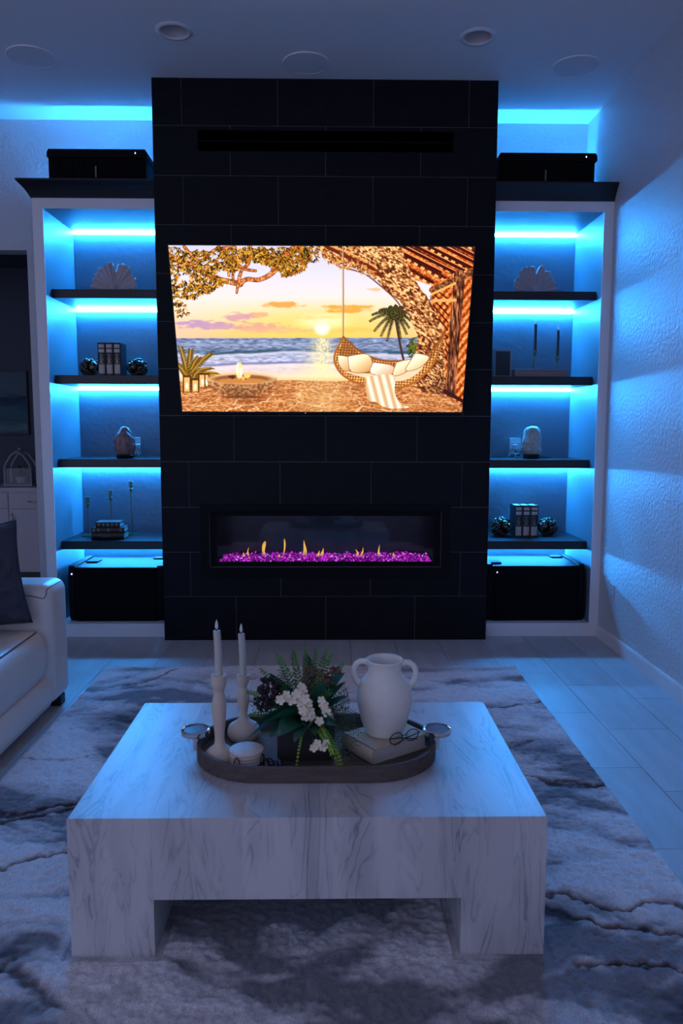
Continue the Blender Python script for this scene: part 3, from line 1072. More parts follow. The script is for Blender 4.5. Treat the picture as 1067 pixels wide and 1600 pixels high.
    # palm and lanterns on the left
    for bx, by, fr in [(92, 470, [(-1.5, 140), (-1.25, 120), (-1.0, 150), (-1.75, 150), (-2.1, 120), (-.75, 110)]), (110, 470, [(-.9, 70), (-.6, 100), (-.35, 125), (-.15, 110), (-1.2, 60)])]:
        for a0, ln in fr:
            for i in range(26):
                q = i / 25
                x, y = bx + math.cos(a0) * ln * q, by + math.sin(a0) * ln * q + 40 * q * q
                for s_ in (-1, 1):
                    dab(x + s_ * 5, y + 4, 13 * (1.1 - .6 * q), 1.7, a0 + s_ * .75 + .35, C(*[(208, 146, 40), (84, 70, 26), (240, 190, 80), (140, 100, 34)][(i * 2 + s_) % 4]))
            mixin(near([(bx + math.cos(a0) * ln * q, by + math.sin(a0) * ln * q + 40 * q * q) for q in (0, .3, .6, .9)], 1.6), C(220, 150, 50))
    for x0, y0, w, h in [(76, 464, 24, 54), (104, 474, 24, 44), (128, 456, 26, 48), (148, 456, 14, 44)]:
        mixin(poly([(x0, y0), (x0 + w, y0), (x0 + w, y0 + h), (x0, y0 + h)]), C(150, 84, 40))
        mixin(poly([(x0 + 3, y0 + 5), (x0 + w - 3, y0 + 5), (x0 + w - 3, y0 + h - 3), (x0 + 3, y0 + h - 3)]), C(255, 190, 110))
        dab(x0 + w / 2, y0 + h * .6, 5, 12, 0, C(255, 250, 215))
        mixin(near([(x0, y0), (x0 + w, y0)], 2), C(70, 34, 22))
        mixin(near([(x0, y0), (x0, y0 + h)], 1.4), C(84, 42, 24))
        mixin(near([(x0 + w, y0), (x0 + w, y0 + h)], 1.4), C(84, 42, 24))
    # fire bowl
    bowl = poly(curve([(154, 474), (166, 502), (206, 524), (272, 531), (338, 522), (380, 498), (390, 472)], 6) + [(390, 470), (154, 472)])
    mixin(bowl, lerp3([(0, (120, 74, 48)), (.5, (196, 134, 84)), (1, (246, 196, 136))], np.clip(fbm(Y / 6, X / 7, rs, 4) * 1.4 - .2 - (Y - 480) / 110, 0, 1)))
    dab(272, 472, 118, 20, 0.0, C(240, 192, 132))
    dab(272, 474, 104, 15, 0.0, C(150, 92, 54))
    dab(272, 480, 90, 9, 0.0, C(206, 134, 70))
    for k in range(14):
        dab(250 + rs.uniform(-18, 50), 468 + rs.uniform(-4, 6), 8, 4, rs.uniform(-.5, .5), C(*[(90, 46, 34), (196, 90, 40), (255, 190, 110)][k % 3]))
    for x, y, rx, ry, c in [(264, 446, 11, 30, (255, 226, 150)), (258, 440, 5, 22, (255, 250, 220)), (270, 452, 5, 18, (255, 250, 220)), (290, 462, 12, 10, (255, 206, 110))]:
        dab(x, y, rx, ry, 0.05, C(*c))
    dab(272, 534, 70, 5, 0, C(90, 48, 30), .7)
    # boughs and leaves, upper left
    br = [([(27, 60), (110, 96), (180, 134), (250, 152), (268, 156)], [9, 8, 7, 8, 9]), ([(262, 158), (290, 140), (330, 142), (372, 122), (400, 86), (426, 52), (470, 34)], [8, 6, 6, 7, 9, 11, 13]),
          ([(262, 150), (272, 112), (296, 84), (300, 30)], [5, 4, 5, 6]), ([(196, 32), (236, 72), (280, 104), (320, 112)], [5, 5, 4, 3]), ([(80, 30), (130, 78), (186, 40), (250, 34)], [4, 4, 4, 5]),
          ([(246, 150), (244, 120), (262, 92)], [3, 3, 3]), ([(230, 128), (232, 108), (262, 100)], [3, 3, 3]), ([(260, 160), (256, 186)], [4, 2]), ([(340, 36), (376, 76), (420, 60)], [5, 5, 6])]
    for pts, w in br:
        c = curve(pts, 5)
        ww = list(np.interp(np.linspace(0, 1, len(c)), np.linspace(0, 1, len(w)), w))
        mixin(near(c, [q + 1.5 for q in ww]), C(92, 38, 20))
        mixin(near(c, ww), lerp3([(0, (120, 52, 26)), (.5, (222, 120, 60)), (1, (255, 190, 120))], np.clip(nf * 1.7 - .35, 0, 1)))
    pal = [(58, 46, 24), (44, 34, 20), (120, 84, 24), (186, 92, 30), (196, 128, 28), (236, 164, 44), (40, 34, 24), (160, 104, 26), (255, 196, 90)]
    cl = []
    for k in range(1000):
        x = rs.uniform(24, 500)
        top = 30
        lim = np.interp(x, [24, 60, 110, 170, 230, 262, 300, 360, 420, 470, 524], [215, 190, 200, 176, 140, 96, 70, 86, 128, 112, 40])
        y = top + (lim - top) * rs.random() ** 0.8
        if (190 < x < 262 and 108 < y < 135) or (290 < x < 350 and 92 < y < 132) or (60 < x < 100 and 118 < y < 142):
            continue
        cl.append((x, y))
    for x, y in [(60, 230), (72, 240), (50, 222), (80, 210)] * 5:
        cl.append((x + rs.normal() * 9, y + rs.normal() * 14))
    for x, y in cl:
        for k in range(5):
            a = rs.uniform(0.2, 2.9)
            dab(x + math.cos(a) * 6, y + math.sin(a) * 6, rs.uniform(5, 9), rs.uniform(1.3, 2.3), a, C(*pal[rs.randint(len(pal))]), .95)
    # hanging fronds over the palm corner and top right edge foliage
    for k in range(120):
        dab(rs.uniform(470, 530), rs.uniform(30, 84) * 1.0, 8, 2, rs.uniform(.2, 2.6), C(*pal[k % 7]), .9) if k % 3 else None
    for k in range(200):
        x = rs.uniform(540, 720)
        y = np.interp(x, [540, 600, 660, 720], [60, 84, 96, 130]) + rs.normal() * 8
        dab(x, y, 7, 2.4, rs.uniform(0, 3), C(*[(206, 120, 54), (110, 54, 26), (250, 180, 100)][k % 3]), .8)
    # tone
    img = np.clip(img, 0, 1)
    im = bpy.data.images.new('screen_picture', Wd, Ht)
    px = np.ones((Ht, Wd, 4), np.float32)
    px[..., :3] = img[::-1]
    im.pixels.foreach_set(px.ravel())
    im.update()
    im.pack()
    return im


def build_tv():
    cam = Vector((0.030936, -5.125287, 1.453423))
    yt, yb = -0.395, -0.062

    def at(p, y):
        s = (y - cam.y) / (-0.05 - cam.y)
        return cam + (Vector((p[0], -0.05, p[1])) - cam) * s
    TLx, TRx, BLx, BRx = at((-1.005, 2.611), yt), at((0.962, 2.602), yt), at((-0.938, 1.551), yb), at((0.895, 1.554), yb)
    zt, zb = (TLx.z + TRx.z) / 2, (BLx.z + BRx.z) / 2
    xl, xr = (TLx.x + BLx.x) / 2, (TRx.x + BRx.x) / 2
    BL, BR, TL, TR = (Vector(q) for q in ((xl, yb, zb), (xr, yb, zb), (xl, yt, zt), (xr, yt, zt)))
    up = (TL - BL).normalized()
    rt = (BR - BL).normalized()
    n = rt.cross(up).normalized()        # towards the room
    if n.y > 0:
        n = -n
    t = thing('television', 'large wall television tilted down showing a beach sunset with a hammock', 'television', ((xl + xr) / 2, yb, zb))

    def slab(mb, u0, u1, v0, v1, d0, d1):
        P = lambda u, v, d: BL + rt * u + up * v + n * d
        mb.add([P(u0, v0, d0), P(u1, v0, d0), P(u1, v1, d0), P(u0, v1, d0), P(u0, v0, d1), P(u1, v0, d1), P(u1, v1, d1), P(u0, v1, d1)],
               [(0, 3, 2, 1), (4, 5, 6, 7), (0, 1, 5, 4), (1, 2, 6, 5), (2, 3, 7, 6), (3, 0, 4, 7)])
        return mb
    w, h = xr - xl, (TL - BL).length
    b = 0.007
    link('back_panel', slab(MB(), -b, w + b, -b - 0.006, h + b, -0.022, -0.0012), M['black'], t)
    mb = MB()
    slab(mb, -b, 0, -b - 0.006, h + b, -0.001, 0.002)
    slab(mb, w, w + b, -b - 0.006, h + b, -0.001, 0.002)
    slab(mb, 0, w, h, h + b, -0.001, 0.002)
    slab(mb, 0, w, -b - 0.006, 0, -0.001, 0.002)
    link('bezel', mb, M['black'], t)
    slab_ = slab(MB(), w / 2 - 0.115, w / 2 - 0.109, -0.0105, -0.0060, 0.002, 0.0026)
    link('standby_light', slab_, M['amber_dot'], t)
    # screen
    me = bpy.data.meshes.new('screen')
    off = offset_of(t)
    me.from_pydata([tuple(q - off) for q in (BL, BR, TR, TL)], [], [(0, 1, 2, 3)])
    uv = me.uv_layers.new(name='uv')
    for i, c in enumerate(((0, 0), (1, 0), (1, 1), (0, 1))):
        uv.data[i].uv = c
    m = bpy.data.materials.new('screen_glow')
    m.use_nodes = True
    nt = m.node_tree
    nt.nodes.remove(nt.nodes['Principled BSDF'])
    ti = nt.nodes.new('ShaderNodeTexImage')
    ti.image = screen_picture()
    ti.extension = 'EXTEND'
    e = nt.nodes.new('ShaderNodeEmission')
    e.inputs[1].default_value = TV_STRENGTH
    nt.links.new(ti.outputs[0], e.inputs[0])
    nt.links.new(e.outputs[0], nt.nodes['Material Output'].inputs[0])
    me.materials.append(m)
    o = bpy.data.objects.new('screen', me)
    COL.objects.link(o)
    o.parent = t
    # tilting wall mount
    mid = (BL + BR) / 2 + up * h * 0.5
    zc = mid.z
    mb = MB().box(mid.x - 0.28, mid.x + 0.28, -0.012, -0.0002, zc - 0.2, zc + 0.2)
    for s in (-0.2, 0.2):
        mb.box(mid.x + s - 0.02, mid.x + s + 0.02, mid.y + 0.028, -0.012, zc - 0.03, zc + 0.03)
    link('wall_mount', mb, M['black_matte'], t)


build_tv()


# ------------------------------------------------------------------ things on the shelves
E3 = 0.0006          # hair's breadth between a thing and what it stands on


def fan_coral(label, cx, y, z, w, h, notch, flip):
    """scalloped fan standing on its stem"""
    rs = random.Random(int(abs(cx) * 1000))
    na, nr = 72, 14
    vs, fs = [], []
    a0, a1 = math.radians(-14), math.radians(194)
    for i in range(na + 1):
        a = a0 + (a1 - a0) * i / na
        lobes = 1 + 0.035 * math.sin(a * 9 + 1) + 0.025 * math.sin(a * 17) + rs.uniform(-.012, .012)
        cut = 0.36 * math.exp(-((a - notch) / 0.085) ** 2) + 0.10 * math.exp(-((a - notch + 0.42) / 0.05) ** 2)
        low = 0.93 + 0.07 * min(1, max(0, math.sin(a) + 0.35))
        R = lobes * (1 - cut) * low
        for j in range(nr + 1):
            q = j / nr
            r = 0.05 + (R - 0.05) * q
            x = r * math.cos(a) * w / 2 * flip
            zz = max(-0.02, r * math.sin(a)) * h * 0.93 + 0.012
            rip = math.cos(a * 26) * 0.010 * q + math.cos(a * 7 + 1) * 0.016 * q * q
            yy = rip + 0.03 * q * q * math.cos(a - 0.5) * 0.6
            if a < 0 or a > PI:
                yy -= 0.018 * q
            vs.append((cx + x, y + yy, z + max(E3, zz)))
    for i in range(na):
        for j in range(nr):
            k = i * (nr + 1) + j
            fs.append((k, k + nr + 1, k + nr + 2, k + 1))
    t = thing('fan_coral', label, 'decoration', (cx, y, z), 'pale fan corals')
    o = link('fan', MB().add(vs, fs), M['shell'], t, smooth='all')
    sd = o.modifiers.new('solid', 'SOLIDIFY')
    sd.thickness = 0.007
    sd.offset = 0
    link('foot', MB().lathe([(0.055, 0.0), (0.052, 0.008), (0.03, 0.02), (0.018, 0.05)], 20, (cx, y, z + E3)), M['shell'], t, smooth=True)
    return t


fan_coral('pale fan coral on the top shelf of the left bookcase', -1.457, 0.31, 2.373, 0.33, 0.205, 1.62, -1)
fan_coral('pale fan coral on the top shelf of the right bookcase', 1.452, 0.31, 2.373, 0.315, 0.200, 1.50, 1)


def gold_mat():
    m = mat('stamped_gold_leaf', (0.6, 0.5, 0.38), 0.5, 0.0)
    nt = m.node_tree
    b = nt.nodes['Principled BSDF']
    g = nt.nodes.new('ShaderNodeNewGeometry')
    mp = nt.nodes.new('ShaderNodeMapping')
    mp.inputs['Rotation'].default_value = (0, PI / 4, 0)
    mp.inputs['Scale'].default_value = (1, 0.001, 1)
    nt.links.new(g.outputs['Position'], mp.inputs[0])
    ck = nt.nodes.new('ShaderNodeTexChecker')
    ck.inputs['Scale'].default_value = 150
    ck.inputs['Color1'].default_value = (0.80, 0.68, 0.54, 1)
    ck.inputs['Color2'].default_value = (0.22, 0.18, 0.16, 1)
    nt.links.new(mp.outputs[0], ck.inputs[0])
    r = ck
    nt.links.new(r.outputs[0], b.inputs['Base Color'])
    return m


M['gold'] = gold_mat()


def spine_book(x, y, z, w, d, h, label, group):
    """upright book, spine towards -y"""
    t = thing('book', label, 'book', (x + w / 2, y + d / 2, z), group)
    z += E3
    n = 8
    prof = [(x + 0.0005 + (w - 0.001) * i / n, y + 0.008 - 0.008 * math.sin(PI * i / n)) for i in range(n + 1)]
    prof += [(x + w - 0.0005, y + d), (x + w - 0.0035, y + d), (x + w - 0.0035, y + 0.011), (x + 0.0035, y + 0.011), (x + 0.0035, y + d), (x + 0.0005, y + d)]
    link('cover', MB().prism(prof, 'z', z, z + h), M['leather_dark'], t)
    link('pages', MB().box(x + 0.0037, x + w - 0.0037, y + 0.0112, y + d - 0.005, z + 0.004, z + h - 0.005), M['pages'], t)

    def panel(z0, z1, ww):
        k = 6
        a = [(x + w / 2 - ww / 2 + ww * i / k) for i in range(k + 1)]
        f = lambda q: y + 0.008 - 0.008 * math.sin(PI * max(0, min(1, (q - x) / w)))
        pts = [(q, f(q) - 0.0009) for q in a] + [(q, f(q) + 0.0004) for q in reversed(a)]
        return MB().prism(pts, 'z', z0, z1)
    u = w * 0.74
    link('gold_panel', panel(z + h * .845, z + h * .945, u), M['gold'], t)
    link('gold_panel', panel(z + h * .705, z + h * .805, u), M['gold'], t)
    link('gold_panel', panel(z + h * .055, z + h * .335, u), M['gold'], t)
    link('gold_square', panel(z + h * .40, z + h * .452, w * .26), M['brass'], t)
    for q, ww in ((.645, .10), (.615, .5), (.565, .3), (.535, .16), (.505, .5), (.37, .7), (.475, .6)):
        link('gold_line', panel(z + h * q, z + h * (q + .012), w * ww), M['brass'], t)
    return t


LB = 'gold stamped dark books between the lion bookends on the left'
RB = 'gold stamped dark books between the lion bookends on the right'
for i, w_ in enumerate(('leftmost', 'middle', 'rightmost')):
    spine_book(-1.565 + 0.0535 * i, 0.232, 1.801, 0.053, 0.15, 0.222, w_ + ' of three dark gold stamped books between left bookcase lion bookends', LB)
for i, w_ in enumerate(('leftmost', 'middle', 'rightmost')):
    spine_book(1.378 + 0.0575 * i, 0.40, 0.655, 0.057, 0.165, 0.232, w_ + ' of three dark gold stamped books between right bookcase lion bookends', RB)


def lion_bookend(label, cx, cy, z, yaw, s=1.0):
    """lion's head with a curled mane; faces local -y"""
    t = thing('lion_bookend', label, 'bookend', (cx, cy, z), 'bronze lion head bookends')
    rs = random.Random(5)
    R = 0.052
    c = (0, 0, 0.072)
    hd = MB()
    hd.ball((0, -0.018, 0.075), (0.040, 0.046, 0.050), 16, 12)
    hd.ball((0, -0.062, 0.062), (0.023, 0.024, 0.020), 12, 8)           # muzzle
    hd.ball((0, -0.060, 0.044), (0.017, 0.018, 0.011), 12, 8)           # chin
    hd.ball((0, -0.083, 0.071), (0.010, 0.007, 0.007), 10, 6)           # nose
    hd.tube([(0, -0.055, 0.098), (0, -0.070, 0.088), (0, -0.082, 0.075)], [0.012, 0.011, 0.009], 8)
    for sx in (-1, 1):
        hd.ball((sx * 0.013, -0.072, 0.058), (0.012, 0.012, 0.009), 10, 6)
        hd.tube([(sx * 0.006, -0.056, 0.096), (sx * 0.018, -0.054, 0.099), (sx * 0.030, -0.042, 0.094)], [0.006, 0.0075, 0.005], 8)   # brow
        hd.ball((sx * 0.018, -0.056, 0.086), (0.0055, 0.005, 0.0045), 8, 6)
        hd.ball((sx * 0.040, -0.020, 0.116), (0.012, 0.008, 0.013), 10, 6)   # ear
    hd.xform(Matrix.Translation((0, -0.010, 0.0)) @ Matrix.Scale(1.0, 4))
    hd.xform(Matrix.Scale(s, 4))
    link('head', hd, M['bronze'], t, local=True, smooth='all')
    mn = MB()
    for ring, (rr, yy, nn, L_) in enumerate(((0.054, -0.026, 16, 0.030), (0.060, -0.012, 18, 0.036), (0.064, 0.006, 18, 0.036), (0.062, 0.026, 18, 0.036), (0.052, 0.046, 15, 0.03))):
        for k in range(nn):
            a = 2 * PI * (k + 0.5 * (ring % 2)) / nn + rs.uniform(-.08, .08)
            ca, sa = math.cos(a), math.sin(a)
            zz = 0.070 + rr * sa * 1.0
            if zz < 0.012:
                continue
            p0 = Vector((rr * 0.86 * ca, yy - 0.004, 0.070 + rr * .86 * sa))
            p1 = Vector((rr * ca, yy, 0.070 + rr * sa))
            sw = 0.014 * (1 if k % 2 else -1)
            p2 = Vector((rr * 1.10 * ca - sa * sw, yy + 0.010, 0.070 + rr * 1.10 * sa + ca * sw))
            p3 = Vector((rr * 1.02 * ca - sa * sw * 1.6, yy + 0.018, 0.070 + rr * 1.02 * sa + ca * sw * 1.6))
            for p in (p0, p1, p2, p3):
                p.z = max(p.z, 0.0135)
            mn.tube([p0, p1, p2, p3], [0.008, 0.0115, 0.0105, 0.005], 7)
    mn.xform(Matrix.Scale(s, 4))
    link('mane', mn, M['bronze'], t, local=True, smooth='all')
    bs = MB().ball((0, 0.012, 0.062), (0.050, 0.040, 0.060), 16, 12)
    for i in range(len(bs.v)):
        p = bs.v[i]
        bs.v[i] = (p[0], p[1], max(p[2], E3))
    bs.xform(Matrix.Scale(s, 4))
    link('bust', bs, M['bronze'], t, local=True, smooth='all')
    t.rotation_euler = (0, 0, yaw)
    return t


lion_bookend('bronze lion head bookend on the right end of the left bookcase books', -1.325, 0.335, 1.801, -0.62, 0.86)
lion_bookend('bronze lion head bookend on the left end of the left bookcase books', -1.648, 0.345, 1.801, 0.9, 0.86)
lion_bookend('bronze lion head bookend on the left end of the right bookcase books', 1.300, 0.470, 0.655, 0.60, 0.96)
lion_bookend('bronze lion head bookend on the right end of the right bookcase books', 1.640, 0.50, 0.655, -0.9, 0.92)


def rock_mesh(cx, cy, z, w, d, h, seed, shape):
    """rough faceted boulder; shape = (heights, relative radii)"""
    rs = np.random.RandomState(seed)
    g = rs.random((40, 40))
    g2 = rs.random((80, 80))
    ns, nr = 44, 34
    mb = MB()
    for i in range(nr + 1):
        q = i / nr
        k = np.interp(q, shape[0], shape[1])
        for j in range(ns):
            a = 2 * PI * j / ns
            fa = round((a + 0.25 * math.sin(q * 5 + seed)) / 0.62) * 0.62 * 0.55 + a * 0.45      # facets
            ca, sa = math.cos(a), math.sin(a)
            pa = 1.6 + 1.6 * math.cos(a), 1.6 + 1.6 * math.sin(a)
            n1 = float(samp(g, np.array([[pa[0] + q * 4]]), np.array([[pa[1] + q * 4 + 3]]))[0, 0]) - .5
            n2 = float(samp(g2, np.array([[pa[0] * 3 + q * 14]]), np.array([[pa[1] * 3 + q * 6]]))[0, 0]) - .5
            rr = k * (0.93 / max(.82, math.cos(a - fa)) + 0.24 * n1 + 0.09 * n2)
            zz = z + q * h + (0.02 * n1 * h * (1 if 0 < i < nr else 0))
            mb.v.append((cx + ca * rr * w / 2, cy + sa * rr * d / 2, zz))
    for i in range(nr):
        for j in range(ns):
            mb.f.append((i * ns + j, i * ns + (j + 1) % ns, (i + 1) * ns + (j + 1) % ns, (i + 1) * ns + j))
    mb.f.append(tuple(range(ns)))
    mb.f.append(tuple(nr * ns + j for j in range(ns)))
    return mb


def outlet_plate(label, x0, x1, z0, z1, axis='y', pos=YB, gang=2):
    t = thing('wall_outlet', label, 'outlet', ((x0 + x1) / 2, pos, z0) if axis == 'y' else (pos, (x0 + x1) / 2, z0), 'wall outlets')
    mbp, mbs = MB(), MB()

    def bx(mb, a, b, c, d, e0, e1):
        if axis == 'y':
            mb.box(a, b, pos - e1, pos - e0, c, d)
        else:
            mb.box(pos - e1, pos - e0, a, b, c, d)
    bx(mbp, x0, x1, z0, z1, 0.0005, 0.006)
    link('cover_plate', mbp, M['plate'], t, bevel=0.002)
    n = gang
    for k in range(n):
        cx = x0 + (x1 - x0) * (k + .5) / n
        for cz in (z0 + (z1 - z0) * .33, z0 + (z1 - z0) * .67):
            s = MB()
            bx(s, cx - 0.015, cx + 0.015, cz - 0.013, cz + 0.013, 0.006, 0.0075)
            link('socket', s, M['plate'], t, bevel=0.0007)
            s = MB()
            bx(s, cx - 0.007, cx - 0.0045, cz - 0.004, cz + 0.006, 0.0075, 0.0079)
            bx(s, cx + 0.0045, cx + 0.007, cz - 0.004, cz + 0.006, 0.0075, 0.0079)
            link('slot', s, M['black'], t)
    return t


# rose salt rock with its cord and outlet, left
t = thing('salt_rock_lamp', 'tall pink brown salt rock lamp on the third shelf, left bookcase', 'lamp', (-1.438, 0.40, 1.228))
link('rock', rock_mesh(-1.440, 0.40, 1.228 + 0.026, 0.155, 0.12, 0.200, 3, ([0, .06, .25, .45, .60, .72, .84, .93, .98, 1], [.78, .88, .98, 1.0, .93, .80, .60, .42, .24, .04])), M['rock_pink'], t, smooth=20)
link('wooden_base', MB().lathe([(0.056, 0.0), (0.062, 0.006), (0.066, 0.020), (0.060, 0.027)], 28, (-1.440, 0.40, 1.228 + E3)), M['black'], t, smooth=True)
pts = [(-1.385, 0.43, 1.236), (-1.35, 0.46, 1.235), (-1.30, 0.50, 1.234), (-1.33, 0.56, 1.234), (-1.39, 0.60, 1.236), (-1.41, 0.645, 1.262), (-1.41, 0.668, 1.30)]
link('power_cord', MB().tube(pts, 0.0035, 6), M['wire'], t, smooth='all')
link('plug', MB().box(-1.425, -1.40, 0.650, 0.6815, 1.288, 1.322), M['plate'], t, bevel=0.004)
outlet_plate('white double outlet behind the pink salt rock lamp', -1.478, -1.398, 1.246, 1.372)

t = thing('salt_rock_lamp', 'pale rounded salt rock lamp on the third shelf, right bookcase', 'lamp', (1.50, 0.45, 1.228))
link('rock', rock_mesh(1.500, 0.45, 1.228 + 0.030, 0.158, 0.13, 0.205, 8, ([0, .05, .15, .45, .75, .88, .95, .99, 1], [.80, .92, 1.0, .96, .86, .74, .56, .3, .05])), M['rock_pale'], t, smooth=25)
link('wooden_base', MB().lathe([(0.056, 0.0), (0.058, 0.006), (0.060, 0.026), (0.056, 0.031)], 28, (1.497, 0.45, 1.228 + E3)), M['black'], t, smooth=True)
pts = []
for i in range(40):
    q = i / 39
    pts.append((1.44 - 0.075 * math.sin(q * 10) * (0.5 + .5 * q) - 0.02 * q, 0.50 + 0.05 * math.cos(q * 10) + 0.08 * q, 1.2335 + 0.012 * (1 + math.sin(q * 21))))
pts += [(1.43, 0.66, 1.27), (1.432, 0.668, 1.30)]
link('power_cord', MB().tube(pts, 0.0035, 6), M['wire'], t, smooth='all')
pts = [(1.555, 0.46, 1.234), (1.60, 0.47, 1.234), (1.64, 0.49, 1.234), (1.655, 0.47, 1.234), (1.62, 0.45, 1.236), (1.57, 0.455, 1.242)]
link('power_cord', MB().tube(pts, 0.0035, 6), M['wire'], t, smooth='all')
link('plug', MB().box(1.418, 1.445, 0.650, 0.6815, 1.288, 1.322), M['plate'], t, bevel=0.004)
outlet_plate('white double outlet behind the pale salt rock lamp', 1.392, 1.476, 1.246, 1.372)
outlet_plate('white wall outlet low on the side wall near the baseboard', -0.195, -0.117, 0.305, 0.421, 'x', XW, 1)


# slim brass candlesticks around the book stack
def candlestick(label, x, y, z, h):
    t = thing('candlestick', label, 'candlestick', (x, y, z), 'slim brass candlesticks')
    c = (x, y, z + E3)
    link('base', MB().lathe([(0.050, 0), (0.052, 0.003), (0.050, 0.006), (0.012, 0.009), (0.006, 0.012)], 32, c), M['brass'], t, smooth=True)
    link('stem', MB().lathe([(0.0048, 0.011), (0.0048, h - 0.075)], 14, c), M['brass'], t, smooth=True)
    link('knop', MB().lathe([(0.0048, h - 0.077), (0.008, h - 0.074), (0.0125, h - 0.066), (0.0135, h - 0.060), (0.0125, h - 0.054), (0.008, h - 0.048)], 20, c), M['brass'], t, smooth=True)
    link('cup', MB().lathe([(0.006, h - 0.050), (0.0125, h - 0.046), (0.0135, h - 0.004), (0.0185, h - 0.003), (0.0185, h), (0.0105, h), (0.0105, h - 0.03)], 20, c), M['brass'], t, smooth=True)


candlestick('shortest slim brass candlestick, empty, left of the stacked books', -1.745, 0.475, 0.655, 0.285)
candlestick('middle slim brass candlestick, empty, behind the stacked books', -1.590, 0.53, 0.655, 0.33)
candlestick('tallest slim brass candlestick, empty, right of the stacked books', -1.443, 0.545, 0.655, 0.395)


def flat_book(label, x0, x1, y0, y1, z, h, cover, bands, rot, group, script=False):
    """lying book, spine towards -y"""
    cx, cy = (x0 + x1) / 2, (y0 + y1) / 2
    t = thing('book', label, 'book', (cx, cy, z), group)
    z += E3
    w, d = x1 - x0, y1 - y0
    a, b, c, e = -w / 2, w / 2, -d / 2, d / 2
    n = 6
    prof = [(c + 0.006 - 0.006 * math.sin(PI * i / n), E3 + h * i / n) for i in range(n + 1)]
    prof += [(e, h), (e, h - 0.003), (c + 0.008, h - 0.003), (c + 0.008, 0.0035), (e, 0.0035), (e, E3)]
    link('cover', MB().prism(prof, 'x', a, b), cover, t, local=True)
    link('pages', MB().box(a + 0.005, b - 0.005, c + 0.0082, e - 0.005, 0.0037, h - 0.0032), M['pages'], t, local=True)
    for q in bands:
        x = a + w * q
        link('spine_band', MB().box(x, x + 0.007, c - 0.0008, c + 0.0015, 0.004 + h * .1, h * .86), M['brass'], t, local=True)
    if script:
        pts = [(a + w * .3 + 0.0032 * i, c - 0.0005, h * (.5 + .2 * math.sin(i * 1.5) * (1 if i < 12 else .4))) for i in range(22)]
        link('spine_lettering', MB().tube(pts, 0.0009, 5), M['chrome'], t, local=True)
    t.rotation_euler = (0, 0, rot)


GB = 'dark books stacked flat on the lowest left shelf'
flat_book('bottom dark book of the flat stack among brass candlesticks', -1.668, -1.440, 0.292, 0.455, 0.655, 0.044, M['leather_dark'], (), 0.03, GB, True)
flat_book('middle dark red book of the flat stack among brass candlesticks', -1.672, -1.442, 0.296, 0.46, 0.7002, 0.036, M['leather_brown'], (.06, .2, .5, .86), 0.09, GB)
flat_book('top small brown book of the flat stack among brass candlesticks', -1.640, -1.468, 0.305, 0.45, 0.7374, 0.038, M['leather_brown'], (.12, .3, .48, .66, .84), 0.02, GB)

# second shelf on the right: framed box, two dark tapers, low box
t = thing('framed_box', 'small grey upright framed box beside the chimney, second shelf on the right', 'box', (1.235, 0.36, 1.801))
x0, x1, y0, y1, z0, h = 1.175, 1.302, 0.30, 0.42, 1.801 + E3, 0.192
mgrey = mat('grey_box_paint', (0.16, 0.17, 0.18), 0.6)
link('box_body', MB().box(x0, x1, y0 + 0.012, y1, z0, z0 + h), mgrey, t, bevel=0.002)
link('frame', MB().box(x0, x0 + .013, y0, y0 + .0118, z0, z0 + h).box(x1 - .013, x1, y0, y0 + .0118, z0, z0 + h).box(x0 + .013, x1 - .013, y0, y0 + .0118, z0 + h - .013, z0 + h)
     .box(x0 + .013, x1 - .013, y0, y0 + .0118, z0, z0 + .013), mat('pale_grey_frame', (0.24, 0.25, 0.26), 0.5), t, bevel=0.001)
link('inset_panel', MB().box(x0 + .0132, x1 - .0132, y0 + .005, y0 + .0118, z0 + .0132, z0 + h - .0132), mat('dark_linen_panel', (0.055, 0.06, 0.065), 0.9, bump=(300, .3, .001, 1)), t)

M['box_brown'] = mat('brown_box_board', (0.24, 0.17, 0.16), 0.6)
t = thing('low_box', 'low flat brown box in front of the dark tapers, second right shelf', 'box', (1.49, 0.26, 1.801))
link('box_body', MB().box(-0.186, 0.186, -0.028, 0.028, E3, 0.040), M['box_brown'], t, local=True, bevel=0.002)
link('lid', MB().box(-0.190, 0.190, -0.031, 0.031, 0.0403, 0.052), M['box_brown'], t, local=True, bevel=0.002)
t.rotation_euler = (0, -0.0, 0.05)


def dark_taper(label, hl, x, y, z, h1, h2):
    t = thing('candlestick', hl, 'candlestick', (x, y, z), 'brass candlesticks holding dark tapers')
    c = (x, y, z + E3)
    link('base', MB().lathe([(0.045, 0), (0.046, 0.004), (0.012, 0.008), (0.005, 0.012)], 28, c), M['brass'], t, smooth=True)
    link('stem', MB().lathe([(0.0055, 0.010), (0.0055, h1 - 0.035)], 12, c), M['brass'], t, smooth=True)
    link('cup', MB().lathe([(0.0055, h1 - 0.037), (0.013, h1 - 0.025), (0.0135, h1), (0.0122, h1), (0.0122, h1 - 0.022)], 18, c), M['brass'], t, smooth=True)
    k = thing('taper_candle', label, 'candle', (x, y, z + h1 - 0.02), 'dark taper candles')
    c = (x, y, z + h1 - 0.021)
    link('wax', MB().lathe([(0.0115, 0), (0.0115, h2 * .5), (0.0105, h2), (0.004, h2 + 0.002)], 18, c), M['wax_dark'], k, smooth=True)
    link('flame_tip', MB().lathe([(0.0015, h2 + 0.002), (0.006, h2 + 0.012), (0.0055, h2 + 0.02), (0.0008, h2 + 0.036)], 12, c), M['flame_plastic'], k, smooth=True)


